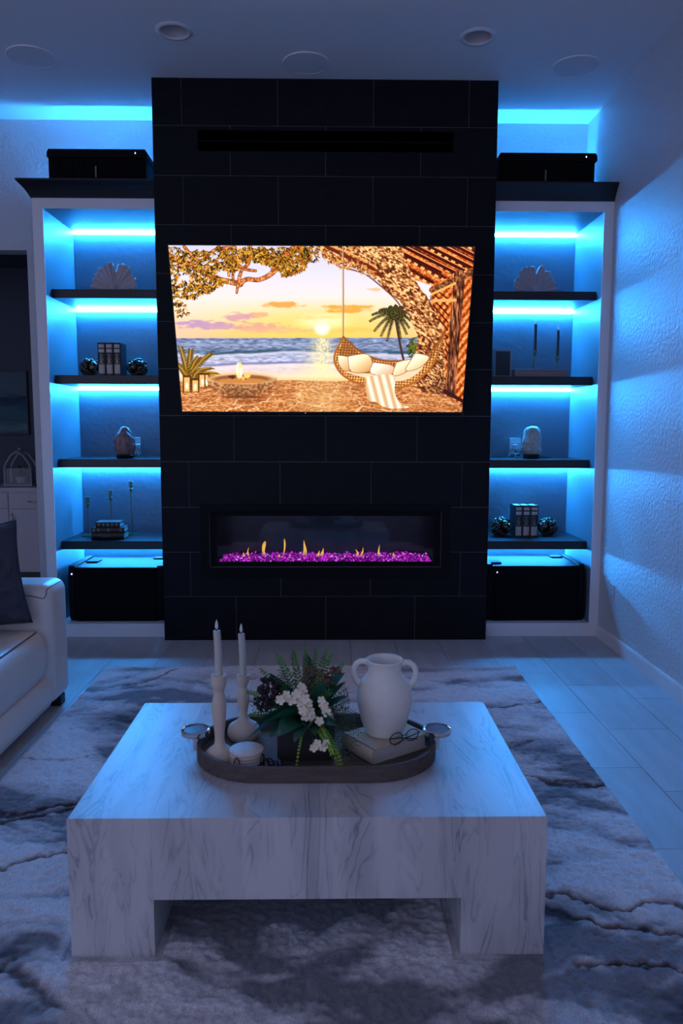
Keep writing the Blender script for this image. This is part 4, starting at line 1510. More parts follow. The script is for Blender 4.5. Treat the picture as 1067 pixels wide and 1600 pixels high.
dark_taper('taller dark taper candle nearer the chimney, second right shelf', 'brass candlestick under the taller dark taper', 1.493, 0.42, 1.801, 0.198, 0.205)
dark_taper('shorter dark taper candle nearer the side wall, second right shelf', 'brass candlestick under the shorter dark taper', 1.655, 0.42, 1.801, 0.160, 0.200)


# ------------------------------------------------------------------ dining room through the opening
def build_buffet():
    t = thing('buffet_cabinet', 'white buffet cabinet seen through the opening behind the sofa', 'cabinet', (-3.0, 2.2, 0))
    x0, x1, y0, y1 = -3.9, -2.45, 1.96, 2.48
    m = M['cabinet_white']
    link('toe_kick', MB().box(x0 + .02, x1 - .02, y0 + 0.06, y1, 0, 0.10), M['toe'], t)
    link('carcass', MB().box(x0, x1, y0, y1, 0.1002, 0.855), m, t)
    link('counter', MB().box(x0 - 0.01, x1 + 0.01, y0 - 0.03, y1, 0.8552, 0.893), m, t, bevel=0.003)
    wd = 0.483
    for k in range(3):
        a, b = x0 + wd * k + 0.004, x0 + wd * (k + 1) - 0.004
        d = link('drawer', MB().box(a, b, y0 - 0.02, y0 - 0.0003, 0.700, 0.838), m, t, bevel=0.003)
        link('handle', MB().tube([((a + b) / 2 - .06, y0 - 0.021, .77), ((a + b) / 2 - .05, y0 - 0.045, .765), ((a + b) / 2 + .05, y0 - 0.045, .765), ((a + b) / 2 + .06, y0 - 0.021, .77)], 0.005, 8), M['chrome'], d, smooth='all')
        # shaker door: frame pieces plus a recessed panel
        mb = MB()
        r = 0.055
        mb.box(a, a + r, y0 - 0.02, y0 - 0.0003, 0.112, 0.692).box(b - r, b, y0 - 0.02, y0 - 0.0003, 0.112, 0.692)
        mb.box(a + r, b - r, y0 - 0.02, y0 - 0.0003, 0.112, 0.112 + r).box(a + r, b - r, y0 - 0.02, y0 - 0.0003, 0.692 - r, 0.692)
        d = link('door', mb, m, t)
        link('door_panel', MB().box(a + r, b - r, y0 - 0.011, y0 - 0.0005, 0.112 + r, 0.692 - r), m, d)
        hx = a + 0.028
        link('handle', MB().tube([(hx, y0 - 0.021, .655), (hx, y0 - 0.045, .645), (hx, y0 - 0.045, .545), (hx, y0 - 0.021, .535)], 0.006, 8), M['chrome'], d, smooth='all')


build_buffet()


def build_painting():
    t = thing('painting', 'dark teal seascape painting on the dining wall above the lantern', 'painting', (-3.6, 2.5, 1.38))
    m = bpy.data.materials.new('seascape_canvas')
    m.use_nodes = True
    nt = m.node_tree
    b = nt.nodes['Principled BSDF']
    b.inputs['Roughness'].default_value = 0.7
    g = nt.nodes.new('ShaderNodeNewGeometry')
    mp = nt.nodes.new('ShaderNodeMapping')
    mp.inputs['Scale'].default_value = (1.0, 1, 7)
    nt.links.new(g.outputs['Position'], mp.inputs[0])
    n = nt.nodes.new('ShaderNodeTexNoise')
    n.inputs['Scale'].default_value = 3.5
    n.inputs['Detail'].default_value = 7
    nt.links.new(mp.outputs[0], n.inputs['Vector'])
    s = nt.nodes.new('ShaderNodeSeparateXYZ')
    nt.links.new(g.outputs['Position'], s.inputs[0])
    mr = nt.nodes.new('ShaderNodeMapRange')
    mr.inputs['From Min'].default_value = 1.38
    mr.inputs['From Max'].default_value = 1.98
    nt.links.new(s.outputs[2], mr.inputs[0])
    ad = nt.nodes.new('ShaderNodeMath')
    ad.operation = 'MULTIPLY_ADD'
    ad.inputs[1].default_value = 0.28
    nt.links.new(n.outputs['Fac'], ad.inputs[0])
    nt.links.new(mr.outputs[0], ad.inputs[2])
    r = nt.nodes.new('ShaderNodeValToRGB')
    e = r.color_ramp.elements
    e[0].position, e[0].color = 0.12, (0.07, 0.13, 0.15, 1)
    e[1].position, e[1].color = 1.0, (0.10, 0.17, 0.20, 1)
    for p, c in ((0.25, (0.16, 0.26, 0.26)), (0.34, (0.05, 0.13, 0.16)), (0.5, (0.06, 0.17, 0.20)), (0.64, (0.03, 0.08, 0.12)), (0.72, (0.02, 0.05, 0.10)), (0.78, (0.09, 0.15, 0.18)), (0.9, (0.13, 0.19, 0.21))):
        k = r.color_ramp.elements.new(p)
        k.color = (*c, 1)
    nt.links.new(ad.outputs[0], r.inputs[0])
    nt.links.new(r.outputs[0], b.inputs['Base Color'])
    link('canvas', MB().box(-4.2, -2.93, 2.462, 2.4995, 1.382, 1.978), m, t)
    link('frame', MB().box(-4.21, -2.92, 2.458, 2.4995, 1.372, 1.3818).box(-4.21, -2.92, 2.458, 2.4995, 1.9782, 1.988).box(-4.21, -4.2002, 2.458, 2.4995, 1.3818, 1.9782)
         .box(-2.9298, -2.92, 2.458, 2.4995, 1.3818, 1.9782), M['toe'], t)


build_painting()


def build_lantern():
    cx, cy, z = -2.895, 2.16, 0.893 + E3
    t = thing('display_lantern', 'whitewashed arched lantern on the buffet holding flowers', 'lantern', (cx, cy, z))
    hw, hd, hz, top = 0.122, 0.075, 0.17, 0.325

    def arch(y):
        return [(cx - hw, y, z + 0.02), (cx - hw, y, z + hz), (cx - hw * .86, y, z + hz + .045), (cx - hw * .45, y, z + hz + .12), (cx, y, z + top), (cx + hw * .45, y, z + hz + .12), (cx + hw * .86, y, z + hz + .045),
                (cx + hw, y, z + hz), (cx + hw, y, z + 0.02)]
    for y in (cy - hd, cy + hd):
        link('arch_frame', MB().tube(arch(y), 0.010, 6), M['lantern'], t)
    link('base', MB().box(cx - hw - .012, cx + hw + .012, cy - hd - .012, cy + hd + .012, z, z + .022), M['lantern'], t, bevel=0.002)
    link('roof_bar', MB().tube([(cx, cy - hd, z + top), (cx, cy + hd, z + top)], 0.010, 8).tube([(cx - hw, cy - hd, z + hz), (cx - hw, cy + hd, z + hz)], .007, 6)
         .tube([(cx + hw, cy - hd, z + hz), (cx + hw, cy + hd, z + hz)], .007, 6), M['lantern'], t)
    link('finial', MB().ball((cx, cy - hd * .2, z + top + 0.022), (0.016, 0.016, 0.018), 12, 8).lathe([(0.03, top - 0.004), (0.026, top + 0.006)], 16, (cx, cy - hd * .2, z)), M['lantern'], t, smooth=True)
    link('glass', MB().box(cx - hw * .9, cx + hw * .9, cy - hd - 0.001, cy - hd + 0.001, z + .024, z + hz), M['lens'], t)
    k = thing('flower_pot', 'small pale pot of cream flowers inside the arched lantern', 'plant', (cx, cy, z + .0225))
    link('pot', MB().lathe([(0.035, 0), (0.05, 0.02), (0.052, 0.045), (0.04, 0.06), (0.036, 0.06)], 20, (cx, cy, z + .0232)), M['lantern'], k, smooth=True)
    rs = random.Random(2)
    for i in range(10):
        a, r = rs.uniform(0, 2 * PI), rs.uniform(0.01, 0.05)
        p = (cx + r * math.cos(a), cy + r * .7 * math.sin(a), z + rs.uniform(.11, .20))
        link('flower', MB().ball(p, (0.02, 0.02, 0.015), 8, 6, .25, rs), M['bloom_yellow'] if i % 3 else M['pine'], k)
        link('stem', MB().tube([(cx, cy, z + .07), p], 0.002, 5), M['pine'], k)


M['bloom_yellow'] = mat('faded_yellow_bloom', (0.22, 0.20, 0.10), 0.7)
build_lantern()


# ------------------------------------------------------------------ sofa and pillow
def rounded_box(x0, x1, y0, y1, z0, z1, r, seg=6):
    bm = bmesh.new()
    bmesh.ops.create_cube(bm, size=1)
    for v in bm.verts:
        v.co = Vector(((x0 + x1) / 2 + v.co.x * (x1 - x0), (y0 + y1) / 2 + v.co.y * (y1 - y0), (z0 + z1) / 2 + v.co.z * (z1 - z0)))
    bmesh.ops.bevel(bm, geom=list(bm.edges), offset=r, segments=seg, profile=0.5, affect='EDGES')
    mb = MB()
    bm.verts.index_update()
    mb.v = [tuple(v.co) for v in bm.verts]
    mb.f = [tuple(v.index for v in f.verts) for f in bm.faces]
    bm.free()
    return mb


def build_sofa():
    t = thing('sofa', 'ivory leather sofa with padded arm at the left edge of the rug', 'sofa', (-1.8, -2.2, 0))
    L_ = M['leather']
    xa, xf = -2.35, -1.352
    link('arm', rounded_box(xa, xf, -1.392, -1.130, 0.052, 0.672, 0.058), L_, t, smooth='all')
    link('arm_seam', MB().tube([(xa + .1, -1.3928, 0.624), (-1.48, -1.3928, 0.624), (-1.43, -1.3928, 0.618), (-1.405, -1.3924, 0.611), (-1.385, -1.3864, 0.606), (-1.3743, -1.3798, 0.6263), (-1.3758, -1.3682, 0.6482),
                                (-1.3690, -1.3495, 0.6537), (-1.3684, -1.330, 0.6556), (-1.3684, -1.192, 0.6556)], 0.0026, 6), M['stitch'], t, smooth='all')
    # seat cushion with a soft crown and a rounded nose
    mb = MB()
    nx, ny = 26, 60
    y0, y1 = -3.6, -1.402
    prof = []
    for i in range(nx + 1):
        q = i / nx
        if q < 0.5:
            x = -2.30 + (0.86) * (q / 0.5)
            z = 0.462
        elif q < 0.72:
            a = (q - 0.5) / 0.22 * PI / 2
            x = -1.44 + 0.078 * math.sin(a)
            z = 0.462 - 0.085 * (1 - math.cos(a))
        else:
            b = (q - .72) / .28
            x = -1.362 + 0.006 * math.sin(b * PI) - 0.028 * b ** 3
            z = 0.377 - 0.165 * b
        prof.append((x, z))
    vs, fs = [], []
    rs = np.random.RandomState(1)
    nz = rs.random((40, 40))
    for j in range(ny + 1):
        y = y0 + (y1 - y0) * j / ny
        e = min(1, (y1 - y) / 0.05)
        e = math.sqrt(max(0, 1 - (1 - e) ** 2))
        for i, (x, z) in enumerate(prof):
            w = float(samp(nz, np.array([[y * 9 + 40.]]), np.array([[x * 9 + 40. + z * 9]]))[0, 0] - .5)
            z2 = z - (1 - e) * 0.035 * (1 if i < nx * .72 else .3) + w * 0.010 * (i < nx * .6)
            x2 = x - (1 - e) * 0.030 * (1 if i > nx * .55 else 0)
            vs.append((x2, y, z2))
    m = nx + 1
    for j in range(ny):
        for i in range(nx):
            fs.append((j * m + i, j * m + i + 1, (j + 1) * m + i + 1, (j + 1) * m + i))
    fs.append(tuple(ny * m + i for i in range(m)))
    mb.add(vs, fs)
    link('seat_cushion', mb, L_, t, smooth='all')
    link('cushion_seam', MB().tube([(-1.418, -1.425, 0.448)] + [(-1.4005, y, 0.4545) for y in (-1.47, -1.6, -1.9, -2.3, -2.8, -3.5)], 0.0032, 6), M['stitch'], t, smooth='all')
    # lower front panel, bulging
    prof = [(-2.3, 0.052), (-1.40, 0.052), (-1.372, 0.062), (-1.356, 0.10), (-1.358, 0.15), (-1.372, 0.195), (-1.40, 0.212), (-2.3, 0.212)]
    link('front_panel', MB().prism([(p[0], p[1]) for p in prof], 'y', -3.6, -1.394), L_, t, smooth=60)
    link('backrest', rounded_box(-2.45, -2.15, -3.6, -1.13, 0.10, 0.86, 0.07), L_, t, smooth='all')
    link('back_cushion', rounded_box(-2.20, -1.95, -2.55, -1.40, 0.45, 0.92, 0.08), L_, t, smooth='all')
    for x, y in ((-1.41, -1.205), (-2.3, -1.22), (-1.41, -3.5), (-2.3, -3.5)):
        link('foot', MB().prism([(x - .035, y - .035), (x + .035, y - .035), (x + .035, y + .035), (x - .035, y + .035)], 'z', 0.0003, 0.056), M['black'], t, bevel=0.004)


build_sofa()


def build_pillow():
    t = thing('throw_pillow', 'dark slate velvet throw pillow leaning on the sofa arm', 'pillow', (-1.7, -1.49, 0.466))
    n = 40
    S = 0.50
    vs, fs = [], []
    rs = np.random.RandomState(9)
    nz = rs.random((60, 60))
    for side in (-1, 1):
        for i in range(n + 1):
            for j in range(n + 1):
                u, v = i / n * 2 - 1, j / n * 2 - 1
                pinch = 1 - 0.085 * (1 - abs(v) ** 2) * abs(u) ** 3
                pinv = 1 - 0.085 * (1 - abs(u) ** 2) * abs(v) ** 3
                x, z = u * S / 2 * pinch, v * S / 2 * pinv
                th = 0.085 * (max(0, (1 - u ** 4)) * max(0, (1 - v ** 4))) ** 0.55
                w = float(samp(nz, np.array([[(u + 1) * 7 + side + 3]]), np.array([[(v + 1) * 7 + 5]]))[0, 0] - .5) * 0.040 * min(1, th / 0.03)
                vs.append((x, side * (th + w) , z))
    m = n + 1
    k = m * m
    for i in range(n):
        for j in range(n):
            a = i * m + j
            fs.append((a, a + m, a + m + 1, a + 1))
            fs.append((k + a, k + a + 1, k + a + m + 1, k + a + m))
    mb = MB().add(vs, fs)
    Mx = Matrix.Translation((-1.690, -1.515, 0.725)) @ Matrix.Rotation(math.radians(-6), 4, 'X') @ Matrix.Rotation(math.radians(-9), 4, 'Y') @ Matrix.Rotation(math.radians(14), 4, 'Z')
    mb.xform(Mx)
    mb.v = [(p[0], p[1], max(p[2], 0.4715 + 0.02 * max(0, 0.4715 - p[2]))) for p in mb.v]
    o = link('cover', mb, M['pillow'], t, smooth='all')
    bm = bmesh.new()
    bm.from_mesh(o.data)
    bmesh.ops.remove_doubles(bm, verts=bm.verts, dist=0.0005)
    bmesh.ops.recalc_face_normals(bm, faces=bm.faces)
    bm.to_mesh(o.data)
    bm.free()
    ed = [(u, -1) for u in np.linspace(-1, 1, 14)] + [(1, v) for v in np.linspace(-1, 1, 14)][1:] + [(u, 1) for u in np.linspace(1, -1, 14)][1:] + [(-1, v) for v in np.linspace(1, -1, 14)][1:-1]
    pts = [Mx @ Vector((u * S / 2 * (1 - 0.085 * (1 - v * v) * abs(u) ** 3), 0, v * S / 2 * (1 - 0.085 * (1 - u * u) * abs(v) ** 3))) for u, v in ed]
    pts = [Vector((p.x, p.y, max(p.z, 0.4765))) for p in pts]
    link('piping', MB().tube(pts, 0.005, 6, closed=True), M['pillow'], t, smooth='all')


build_pillow()


# ------------------------------------------------------------------ rug: carved pile as real relief
def build_rug():
    x0, x1, y0, y1 = -1.312, 1.150, -3.95, -0.637
    nx, ny = 560, 760
    xs, ys = np.linspace(x0, x1, nx), np.linspace(y0, y1, ny)
    X, Y = np.meshgrid(xs, ys)
    rs = np.random.RandomState(12)
    wx = (fbm(Y * 1.3 + 9, X * 1.3 + 9, rs, 4) - .5)
    wy = (fbm(Y * 1.7 + 9, X * 1.3 + 9, rs, 4) - .5)
    # broad clouds stretched across the rug
    c2 = fbm((Y + wy * .3) * 16 + 44, (X + wx * .2) * 9 + 44, rs, 3)
    a = fbm((Y + wy * .55) * 2.6 + 20, (X + wx * .5) * 1.25 + 20, rs, 5)
    b = fbm((Y + wy * .4) * 7 + 30, (X + wx * .3) * 2.6 + 30, rs, 4)
    tone = np.clip((a - .5) * 2.9 + (b - .5) * 2.6 + (c2 - .5) * 1.3 + 0.62, 0, 1)
    # carved cracks: contour lines of a warped field, only where a mask allows
    c = fbm((Y + wy * .8 + X * .12) * 2.0 + 50, (X + wx * .6) * 0.9 + 50, rs, 5)
    msk = np.clip((fbm(Y * 2 + 70, X * 1.6 + 70, rs, 3) - .47) * 9, 0, 1)
    line = np.zeros_like(X)
    wob = (fbm(Y * 34 + 3, X * 34 + 3, rs, 3) - .5) * 0.045
    wid = 0.45 + 1.3 * fbm(Y * 5 + 8, X * 9 + 8, rs, 3)

    def stroke(pts, w, amp=1.0):
        nonlocal line
        jit = (fbm(Y * 9 + 3, X * 9 + 3, rs, 3) - .5) * 0.09 + wob
        best = np.zeros_like(X)
        for (p, q) in zip(pts, pts[1:]):
            dx, dy = q[0] - p[0], q[1] - p[1]
            t = np.clip(((X - p[0]) * dx + (Y + jit - p[1]) * dy) / (dx * dx + dy * dy), 0, 1)
            d = np.hypot(X - p[0] - t * dx, Y + jit - p[1] - t * dy)
            best = np.maximum(best, np.exp(-(d / (w * wid)) ** 2))
        line = np.maximum(line, best * amp)
    stroke([(-1.12, -1.02), (-1.05, -.945), (-.95, -.824), (-.88, -.70)], .010)
    stroke([(-1.31, -2.47), (-1.18, -2.448), (-1.07, -2.417), (-.95, -2.356), (-.8, -2.32)], .012)
    stroke([(-1.31, -2.42), (-1.15, -2.40), (-1.02, -2.34), (-.93, -2.30)], .016)
    stroke([(-1.31, -2.82), (-1.04, -2.76), (-.937, -2.713), (-.858, -2.663)], .012)
    stroke([(-1.31, -3.16), (-.95, -3.17), (-.848, -3.219), (-.763, -3.263), (-.655, -3.332)], .018)
    stroke([(.60, -1.30), (.75, -1.32), (.85, -1.327), (.964, -1.33), (1.15, -1.237)], .011)
    stroke([(.62, -2.05), (.84, -2.12), (.92, -2.175), (1.15, -2.184)], .011)
    stroke([(.60, -2.86), (.704, -2.907), (.783, -2.94), (.883, -2.988), (1.14, -2.966)], .011)
    stroke([(.60, -2.97), (.682, -2.986), (.749, -3.046), (.924, -3.077), (1.15, -3.16)], .014)
    stroke([(-1.31, -1.93), (-1.1, -1.95), (-.9, -1.90)], .006, .5)
    stroke([(-.5, -.86), (-.2, -.90), (.1, -.84), (.5, -.86)], .007, .6)
    stroke([(.62, -1.72), (.8, -1.78), (1.0, -1.74)], .006, .5)
    stroke([(-1.31, -3.45), (-1.0, -3.50), (-.7, -3.62)], .010, .8)
    stroke([(.70, -3.25), (.88, -3.22), (1.02, -3.27), (1.15, -3.33)], .011)
    dark = np.zeros_like(X)
    for cx, cy, rx, ry, am in [(.80, -1.325, .16, .035, 1), (1.02, -2.19, .13, .03, 1), (.72, -3.01, .09, .06, 1), (.62, -2.86, .06, .05, 1), (-.62, -2.66, .07, .04, .8), (-.93, -3.2, .16, .06, .8), (-1.2, -3.12, .16, .05, .6),
                               (-1.02, -1.50, .22, .10, .8), (-.92, -1.72, .20, .08, .5), (-1.1, -.70, .14, .05, .8), (-.6, -.85, .25, .06, .4), (.95, -.72, .2, .04, .5), (.55, -.70, .25, .05, .8), (1.0, -1.75, .16, .05, .4),
                               (1.0, -3.38, .18, .06, .7), (-.35, -3.55, .3, .12, .5)]:
        d = ((X - cx + wx * .15) / rx) ** 2 + ((Y - cy + wy * .1) / ry) ** 2
        dark = np.maximum(dark, np.exp(-d) * am)
    # tufts
    tuft = fbm(Y * 62, X * 62, rs, 2)
    tuft2 = fbm(Y * 30 + 4, X * 22 + 4, rs, 2)
    high = np.clip(tone * 0.75 + 0.25 - dark * .8, 0, 1)
    z = 0.0165 + 0.009 * high - 0.011 * np.clip(line, 0, 1) - 0.004 * dark + (tuft - .5) * 0.009 + (tuft2 - .5) * 0.006
    near_ = np.clip(fbm(Y * 4 + 2, X * 4 + 2, rs, 3) * 2 - .9, 0, 1)
    z = z + near_ * np.clip(fbm(Y * 40 + 6, X * 40 + 6, rs, 2) - .5, 0, 1) * .016
    z = np.clip(z, 0.008, 0.034)
    # puffy clumps beside carved cracks
    edge = np.minimum.reduce([X - x0, x1 - X, Y - y0, y1 - Y])
    z = z * np.clip(0.45 + edge / 0.012, 0, 1)
    # the table's feet press the pile down
    press = ((np.abs(X + .56) < .135) | (np.abs(X - .505) < .135)) & (Y > -3.20) & (Y < -2.28)
    z = np.where(press, np.minimum(z, 0.0148), z)
    jx = (rs.random(X.shape) - .5) * 0.003
    jy = (rs.random(X.shape) - .5) * 0.003
    jit = (fbm(Y * 8, X * 2, rs, 3) - .5) * 0.012
    XX = X + jx + np.where((X > x1 - .004) | (X < x0 + .004), jit, 0)
    YY = Y + jy
    vs = np.stack([XX, YY, z], -1).reshape(-1, 3)
    # colour of the yarns
    light, mid, deep = np.array([0.82, 0.77, 0.77]), np.array([0.34, 0.32, 0.345]), np.array([0.03, 0.033, 0.05])
    k = np.clip(tone + (tuft - .5) * .5, 0, 1)[..., None]
    col = mid * (1 - k) + light * k
    d = np.clip(dark * .85 + line * .8 + np.clip(.30 - tone, 0, 1) * 1.6, 0, 1)[..., None]
    col = col * (1 - d) + deep * d
    rust = (np.clip((fbm(Y * 30 + 8, X * 30 + 8, rs, 2) - .55) * 8, 0, 1) * np.clip(line * 1.5, 0, 1) * .30)[..., None]
    col = col * (1 - rust) + np.array([0.14, 0.045, 0.03]) * rust
    t = thing('area_rug', 'grey and navy carved abstract rug under the coffee table', 'rug', (0, -2.3, 0))
    me = bpy.data.meshes.new('pile')
    i = np.arange(nx * ny).reshape(ny, nx)
    quads = np.stack([i[:-1, :-1], i[:-1, 1:], i[1:, 1:], i[1:, :-1]], -1).reshape(-1, 4)
    vs[:, 1] += 2.3
    me.vertices.add(len(vs))
    me.vertices.foreach_set('co', vs.ravel())
    me.loops.add(quads.size)
    me.loops.foreach_set('vertex_index', quads.ravel().astype(np.int32))
    me.polygons.add(len(quads))
    me.polygons.foreach_set('loop_start', np.arange(0, quads.size, 4, dtype=np.int32))
    me.update(calc_edges=True)
    me.validate()
    ca = me.color_attributes.new('yarn', 'FLOAT_COLOR', 'POINT')
    rgba = np.ones((nx * ny, 4), np.float32)
    rgba[:, :3] = col.reshape(-1, 3)
    ca.data.foreach_set('color', rgba.ravel())
    me.polygons.foreach_set('use_smooth', [True] * len(me.polygons))
    m = bpy.data.materials.new('wool_pile')
    m.use_nodes = True
    nt = m.node_tree
    bs = nt.nodes['Principled BSDF']
    bs.inputs['Roughness'].default_value = 0.95
    bs.inputs['Specular IOR Level'].default_value = 0.1
    bs.inputs['Sheen Weight'].default_value = 0.25
    at = nt.nodes.new('ShaderNodeAttribute')
    at.attribute_name = 'yarn'
    g = nt.nodes.new('ShaderNodeNewGeometry')
    n = nt.nodes.new('ShaderNodeTexNoise')
    n.inputs['Scale'].default_value = 420
    n.inputs['Detail'].default_value = 3
    nt.links.new(g.outputs['Position'], n.inputs['Vector'])
    mr = nt.nodes.new('ShaderNodeMapRange')
    mr.inputs['From Min'].default_value = .3
    mr.inputs['From Max'].default_value = .7
    mr.inputs['To Min'].default_value = .55
    mr.inputs['To Max'].default_value = 1.4
    nt.links.new(n.outputs['Fac'], mr.inputs[0])
    hv = nt.nodes.new('ShaderNodeHueSaturation')
    nt.links.new(at.outputs['Color'], hv.inputs['Color'])
    nt.links.new(mr.outputs[0], hv.inputs['Value'])
    nt.links.new(hv.outputs[0], bs.inputs['Base Color'])
    bp = nt.nodes.new('ShaderNodeBump')
    bp.inputs['Strength'].default_value = .8
    bp.inputs['Distance'].default_value = .004
    nt.links.new(n.outputs['Fac'], bp.inputs['Height'])
    nt.links.new(bp.outputs[0], bs.inputs['Normal'])
    me.materials.append(m)
    o = bpy.data.objects.new('pile', me)
    COL.objects.link(o)
    o.parent = t
    link('backing', MB().box(x0 + .006, x1 - .006, y0 + .006, y1 - .006, 0.0003, 0.004), M['tray_wood'], t)


build_rug()


# ------------------------------------------------------------------ coffee table
def table_mat():
    m = bpy.data.materials.new('whitewashed_veined_veneer')
    m.use_nodes = True
    nt = m.node_tree
    N, L = nt.nodes, nt.links
    b = N['Principled BSDF']
    b.inputs['Roughness'].default_value = 0.42
    g = N.new('ShaderNodeNewGeometry')
    sp = N.new('ShaderNodeSeparateXYZ')
    L.new(g.outputs['Position'], sp.inputs[0])

    def math_(op, a, bv=None, c=None):
        n = N.new('ShaderNodeMath')
        n.operation = op
        for i, q in enumerate((a, bv, c)):
            if q is None:
                continue
            if isinstance(q, (int, float)):
                n.inputs[i].default_value = q
            else:
                L.new(q, n.inputs[i])
        return n.outputs[0]
    # grain runs along the depth on top and down the front: use y - z as the run coordinate
    run = math_('SUBTRACT', sp.outputs[1], sp.outputs[2])
    cb = N.new('ShaderNodeCombineXYZ')
    L.new(sp.outputs[0], cb.inputs[0])
    L.new(run, cb.inputs[1])
    # boards across the width
    bi = math_('FLOOR', math_('DIVIDE', math_('ADD', sp.outputs[0], 0.69), 0.243))
    wn = N.new('ShaderNodeTexWhiteNoise')
    wn.noise_dimensions = '1D'
    L.new(bi, wn.inputs['W'])
    off = N.new('ShaderNodeVectorMath')
    off.operation = 'MULTIPLY_ADD'
    L.new(wn.outputs['Color'], off.inputs[0])
    off.inputs[1].default_value = (3, 9, 2)
    L.new(cb.outputs[0], off.inputs[2])
    mp = N.new('ShaderNodeMapping')
    mp.inputs['Scale'].default_value = (4.6, 0.95, 1)
    L.new(off.outputs[0], mp.inputs[0])
    n1 = N.new('ShaderNodeTexNoise')
    n1.inputs['Scale'].default_value = 1.7
    n1.inputs['Detail'].default_value = 4
    n1.inputs['Distortion'].default_value = 0.7
    L.new(mp.outputs[0], n1.inputs['Vector'])
    # thin veins where the noise passes given levels
    vein = None
    for lv, wd, am in ((0.44, 0.014, .95), (0.52, 0.026, .85), (0.60, 0.014, .9), (0.36, 0.03, .7)):
        d = math_('ABSOLUTE', math_('SUBTRACT', n1.outputs['Fac'], lv))
        q = math_('MULTIPLY', math_('SUBTRACT', 1.0, math_('MINIMUM', math_('DIVIDE', d, wd), 1.0)), am)
        vein = q if vein is None else math_('MAXIMUM', vein, q)
    n2 = N.new('ShaderNodeTexNoise')
    n2.inputs['Scale'].default_value = 2.6
    n2.inputs['Detail'].default_value = 5
    L.new(mp.outputs[0], n2.inputs['Vector'])
    mk = N.new('ShaderNodeMapRange')
    mk.inputs['From Min'].default_value = .40
    mk.inputs['From Max'].default_value = .62
    L.new(n2.outputs['Fac'], mk.inputs[0])
    vein = math_('MULTIPLY', vein, mk.outputs[0])
    soft = N.new('ShaderNodeMapRange')
    soft.inputs['From Min'].default_value = .45
    soft.inputs['From Max'].default_value = .75
    soft.inputs['To Max'].default_value = .45
    L.new(n2.outputs['Fac'], soft.inputs[0])
    fac = math_('MAXIMUM', math_('MULTIPLY', vein, 0.85), soft.outputs[0])
    mx = N.new('ShaderNodeMix')
    mx.data_type = 'RGBA'
    mx.inputs[6].default_value = (0.56, 0.54, 0.54, 1)
    mx.inputs[7].default_value = (0.12, 0.125, 0.15, 1)
    L.new(fac, mx.inputs[0])
    hv = N.new('ShaderNodeHueSaturation')
    L.new(mx.outputs[2], hv.inputs['Color'])
    L.new(math_('ADD', 0.93, math_('MULTIPLY', wn.outputs['Value'], 0.14)), hv.inputs['Value'])
    L.new(hv.outputs[0], b.inputs['Base Color'])
    return m


TT = 0.4135


def build_table():
    t = thing('coffee_table', 'chunky white veined coffee table with two slab legs', 'table', (-0.028, -2.75, 0.015))
    m = table_mat()
    x0, x1, y0, y1 = -0.672, 0.617, -3.176, -2.315
    zl, z0 = 0.0150, 0.181
    r = 0.004
    link('top', MB().prism([(x0, z0), (x1, z0), (x1, TT - r), (x1 - r, TT), (x0 + r, TT), (x0, TT - r)], 'y', y0, y1), m, t)
    link('leg', MB().box(x0, -0.446, y0, y1, zl, z0 - 0.0001), m, t)
    link('leg', MB().box(0.388, x1, y0, y1, zl, z0 - 0.0001), m, t)


build_table()


# ------------------------------------------------------------------ tray and everything on it
def stadium(cx, cy, hx, hy, n=20):
    """outline with semicircular ends (half-length hx, half-depth hy)"""
    s = hx - hy
    out = []
    for i in range(n + 1):
        a = -PI / 2 + PI * i / n
        out.append((cx + s + hy * math.cos(a), cy + hy * math.sin(a)))
    for i in range(n + 1):
        a = PI / 2 + PI * i / n
        out.append((cx - s + hy * math.cos(a), cy + hy * math.sin(a)))
    return out


TCX, TCY, THX, THY = -0.012, -2.768, 0.380, 0.212
TF = TT + E3 + 0.012          # tray floor


def build_tray():
    t = thing('serving_tray', 'oval dark wooden tray with chrome round handles on the coffee table', 'tray', (TCX, TCY, TT))
    z0, z1 = TT + E3, TT + 0.051
    a, b = stadium(TCX, TCY, THX, THY), stadium(TCX, TCY, THX - 0.011, THY - 0.011)
    n = len(a)
    vs = [(p[0], p[1], z0) for p in a] + [(p[0], p[1], z1) for p in a] + [(p[0], p[1], z1) for p in b] + [(p[0], p[1], z0) for p in b]
    fs = []
    for i in range(n):
        j = (i + 1) % n
        for k in range(4):
            k2 = (k + 1) % 4
            fs.append((k * n + i, k * n + j, k2 * n + j, k2 * n + i))
    link('rim', MB().add(vs, fs), M['tray_wood'], t, smooth=35, bevel=0.002)
    link('bottom', MB().prism(stadium(TCX, TCY, THX - 0.0113, THY - 0.0113), 'z', z0, TF - 0.0003), M['tray_wood'], t)
    for sx in (-1, 1):
        cx, cy, cz = TCX + sx * 0.384, TCY - 0.006, TT + 0.077
        h = link('handle', MB().lathe([(0.040, -0.010), (0.045, -0.008), (0.0465, 0.0), (0.0455, 0.007), (0.042, 0.009), (0.0385, 0.0075), (0.0385, 0.004)], 40, (cx, cy, cz)), M['chrome'], t, smooth=50)
        link('inset', MB().lathe([(0.0382, 0.0), (0.0382, 0.0055), (0.02, 0.006), (0.0005, 0.006)], 36, (cx, cy, cz), cap=False), M['inset'], h, smooth=True)
        link('post', MB().box(cx - sx * 0.003 - 0.009, cx - sx * 0.003 + 0.009, cy - 0.022, cy + 0.022, z1 - 0.03, cz - 0.0095), M['chrome'], h, bevel=0.002)


M['inset'] = mat('smoked_blue_inset', (0.03, 0.05, 0.10), 0.35, spec=0.25, var=(60, (0.10, 0.12, 0.16), .8, (3, 1, 1)))
build_tray()


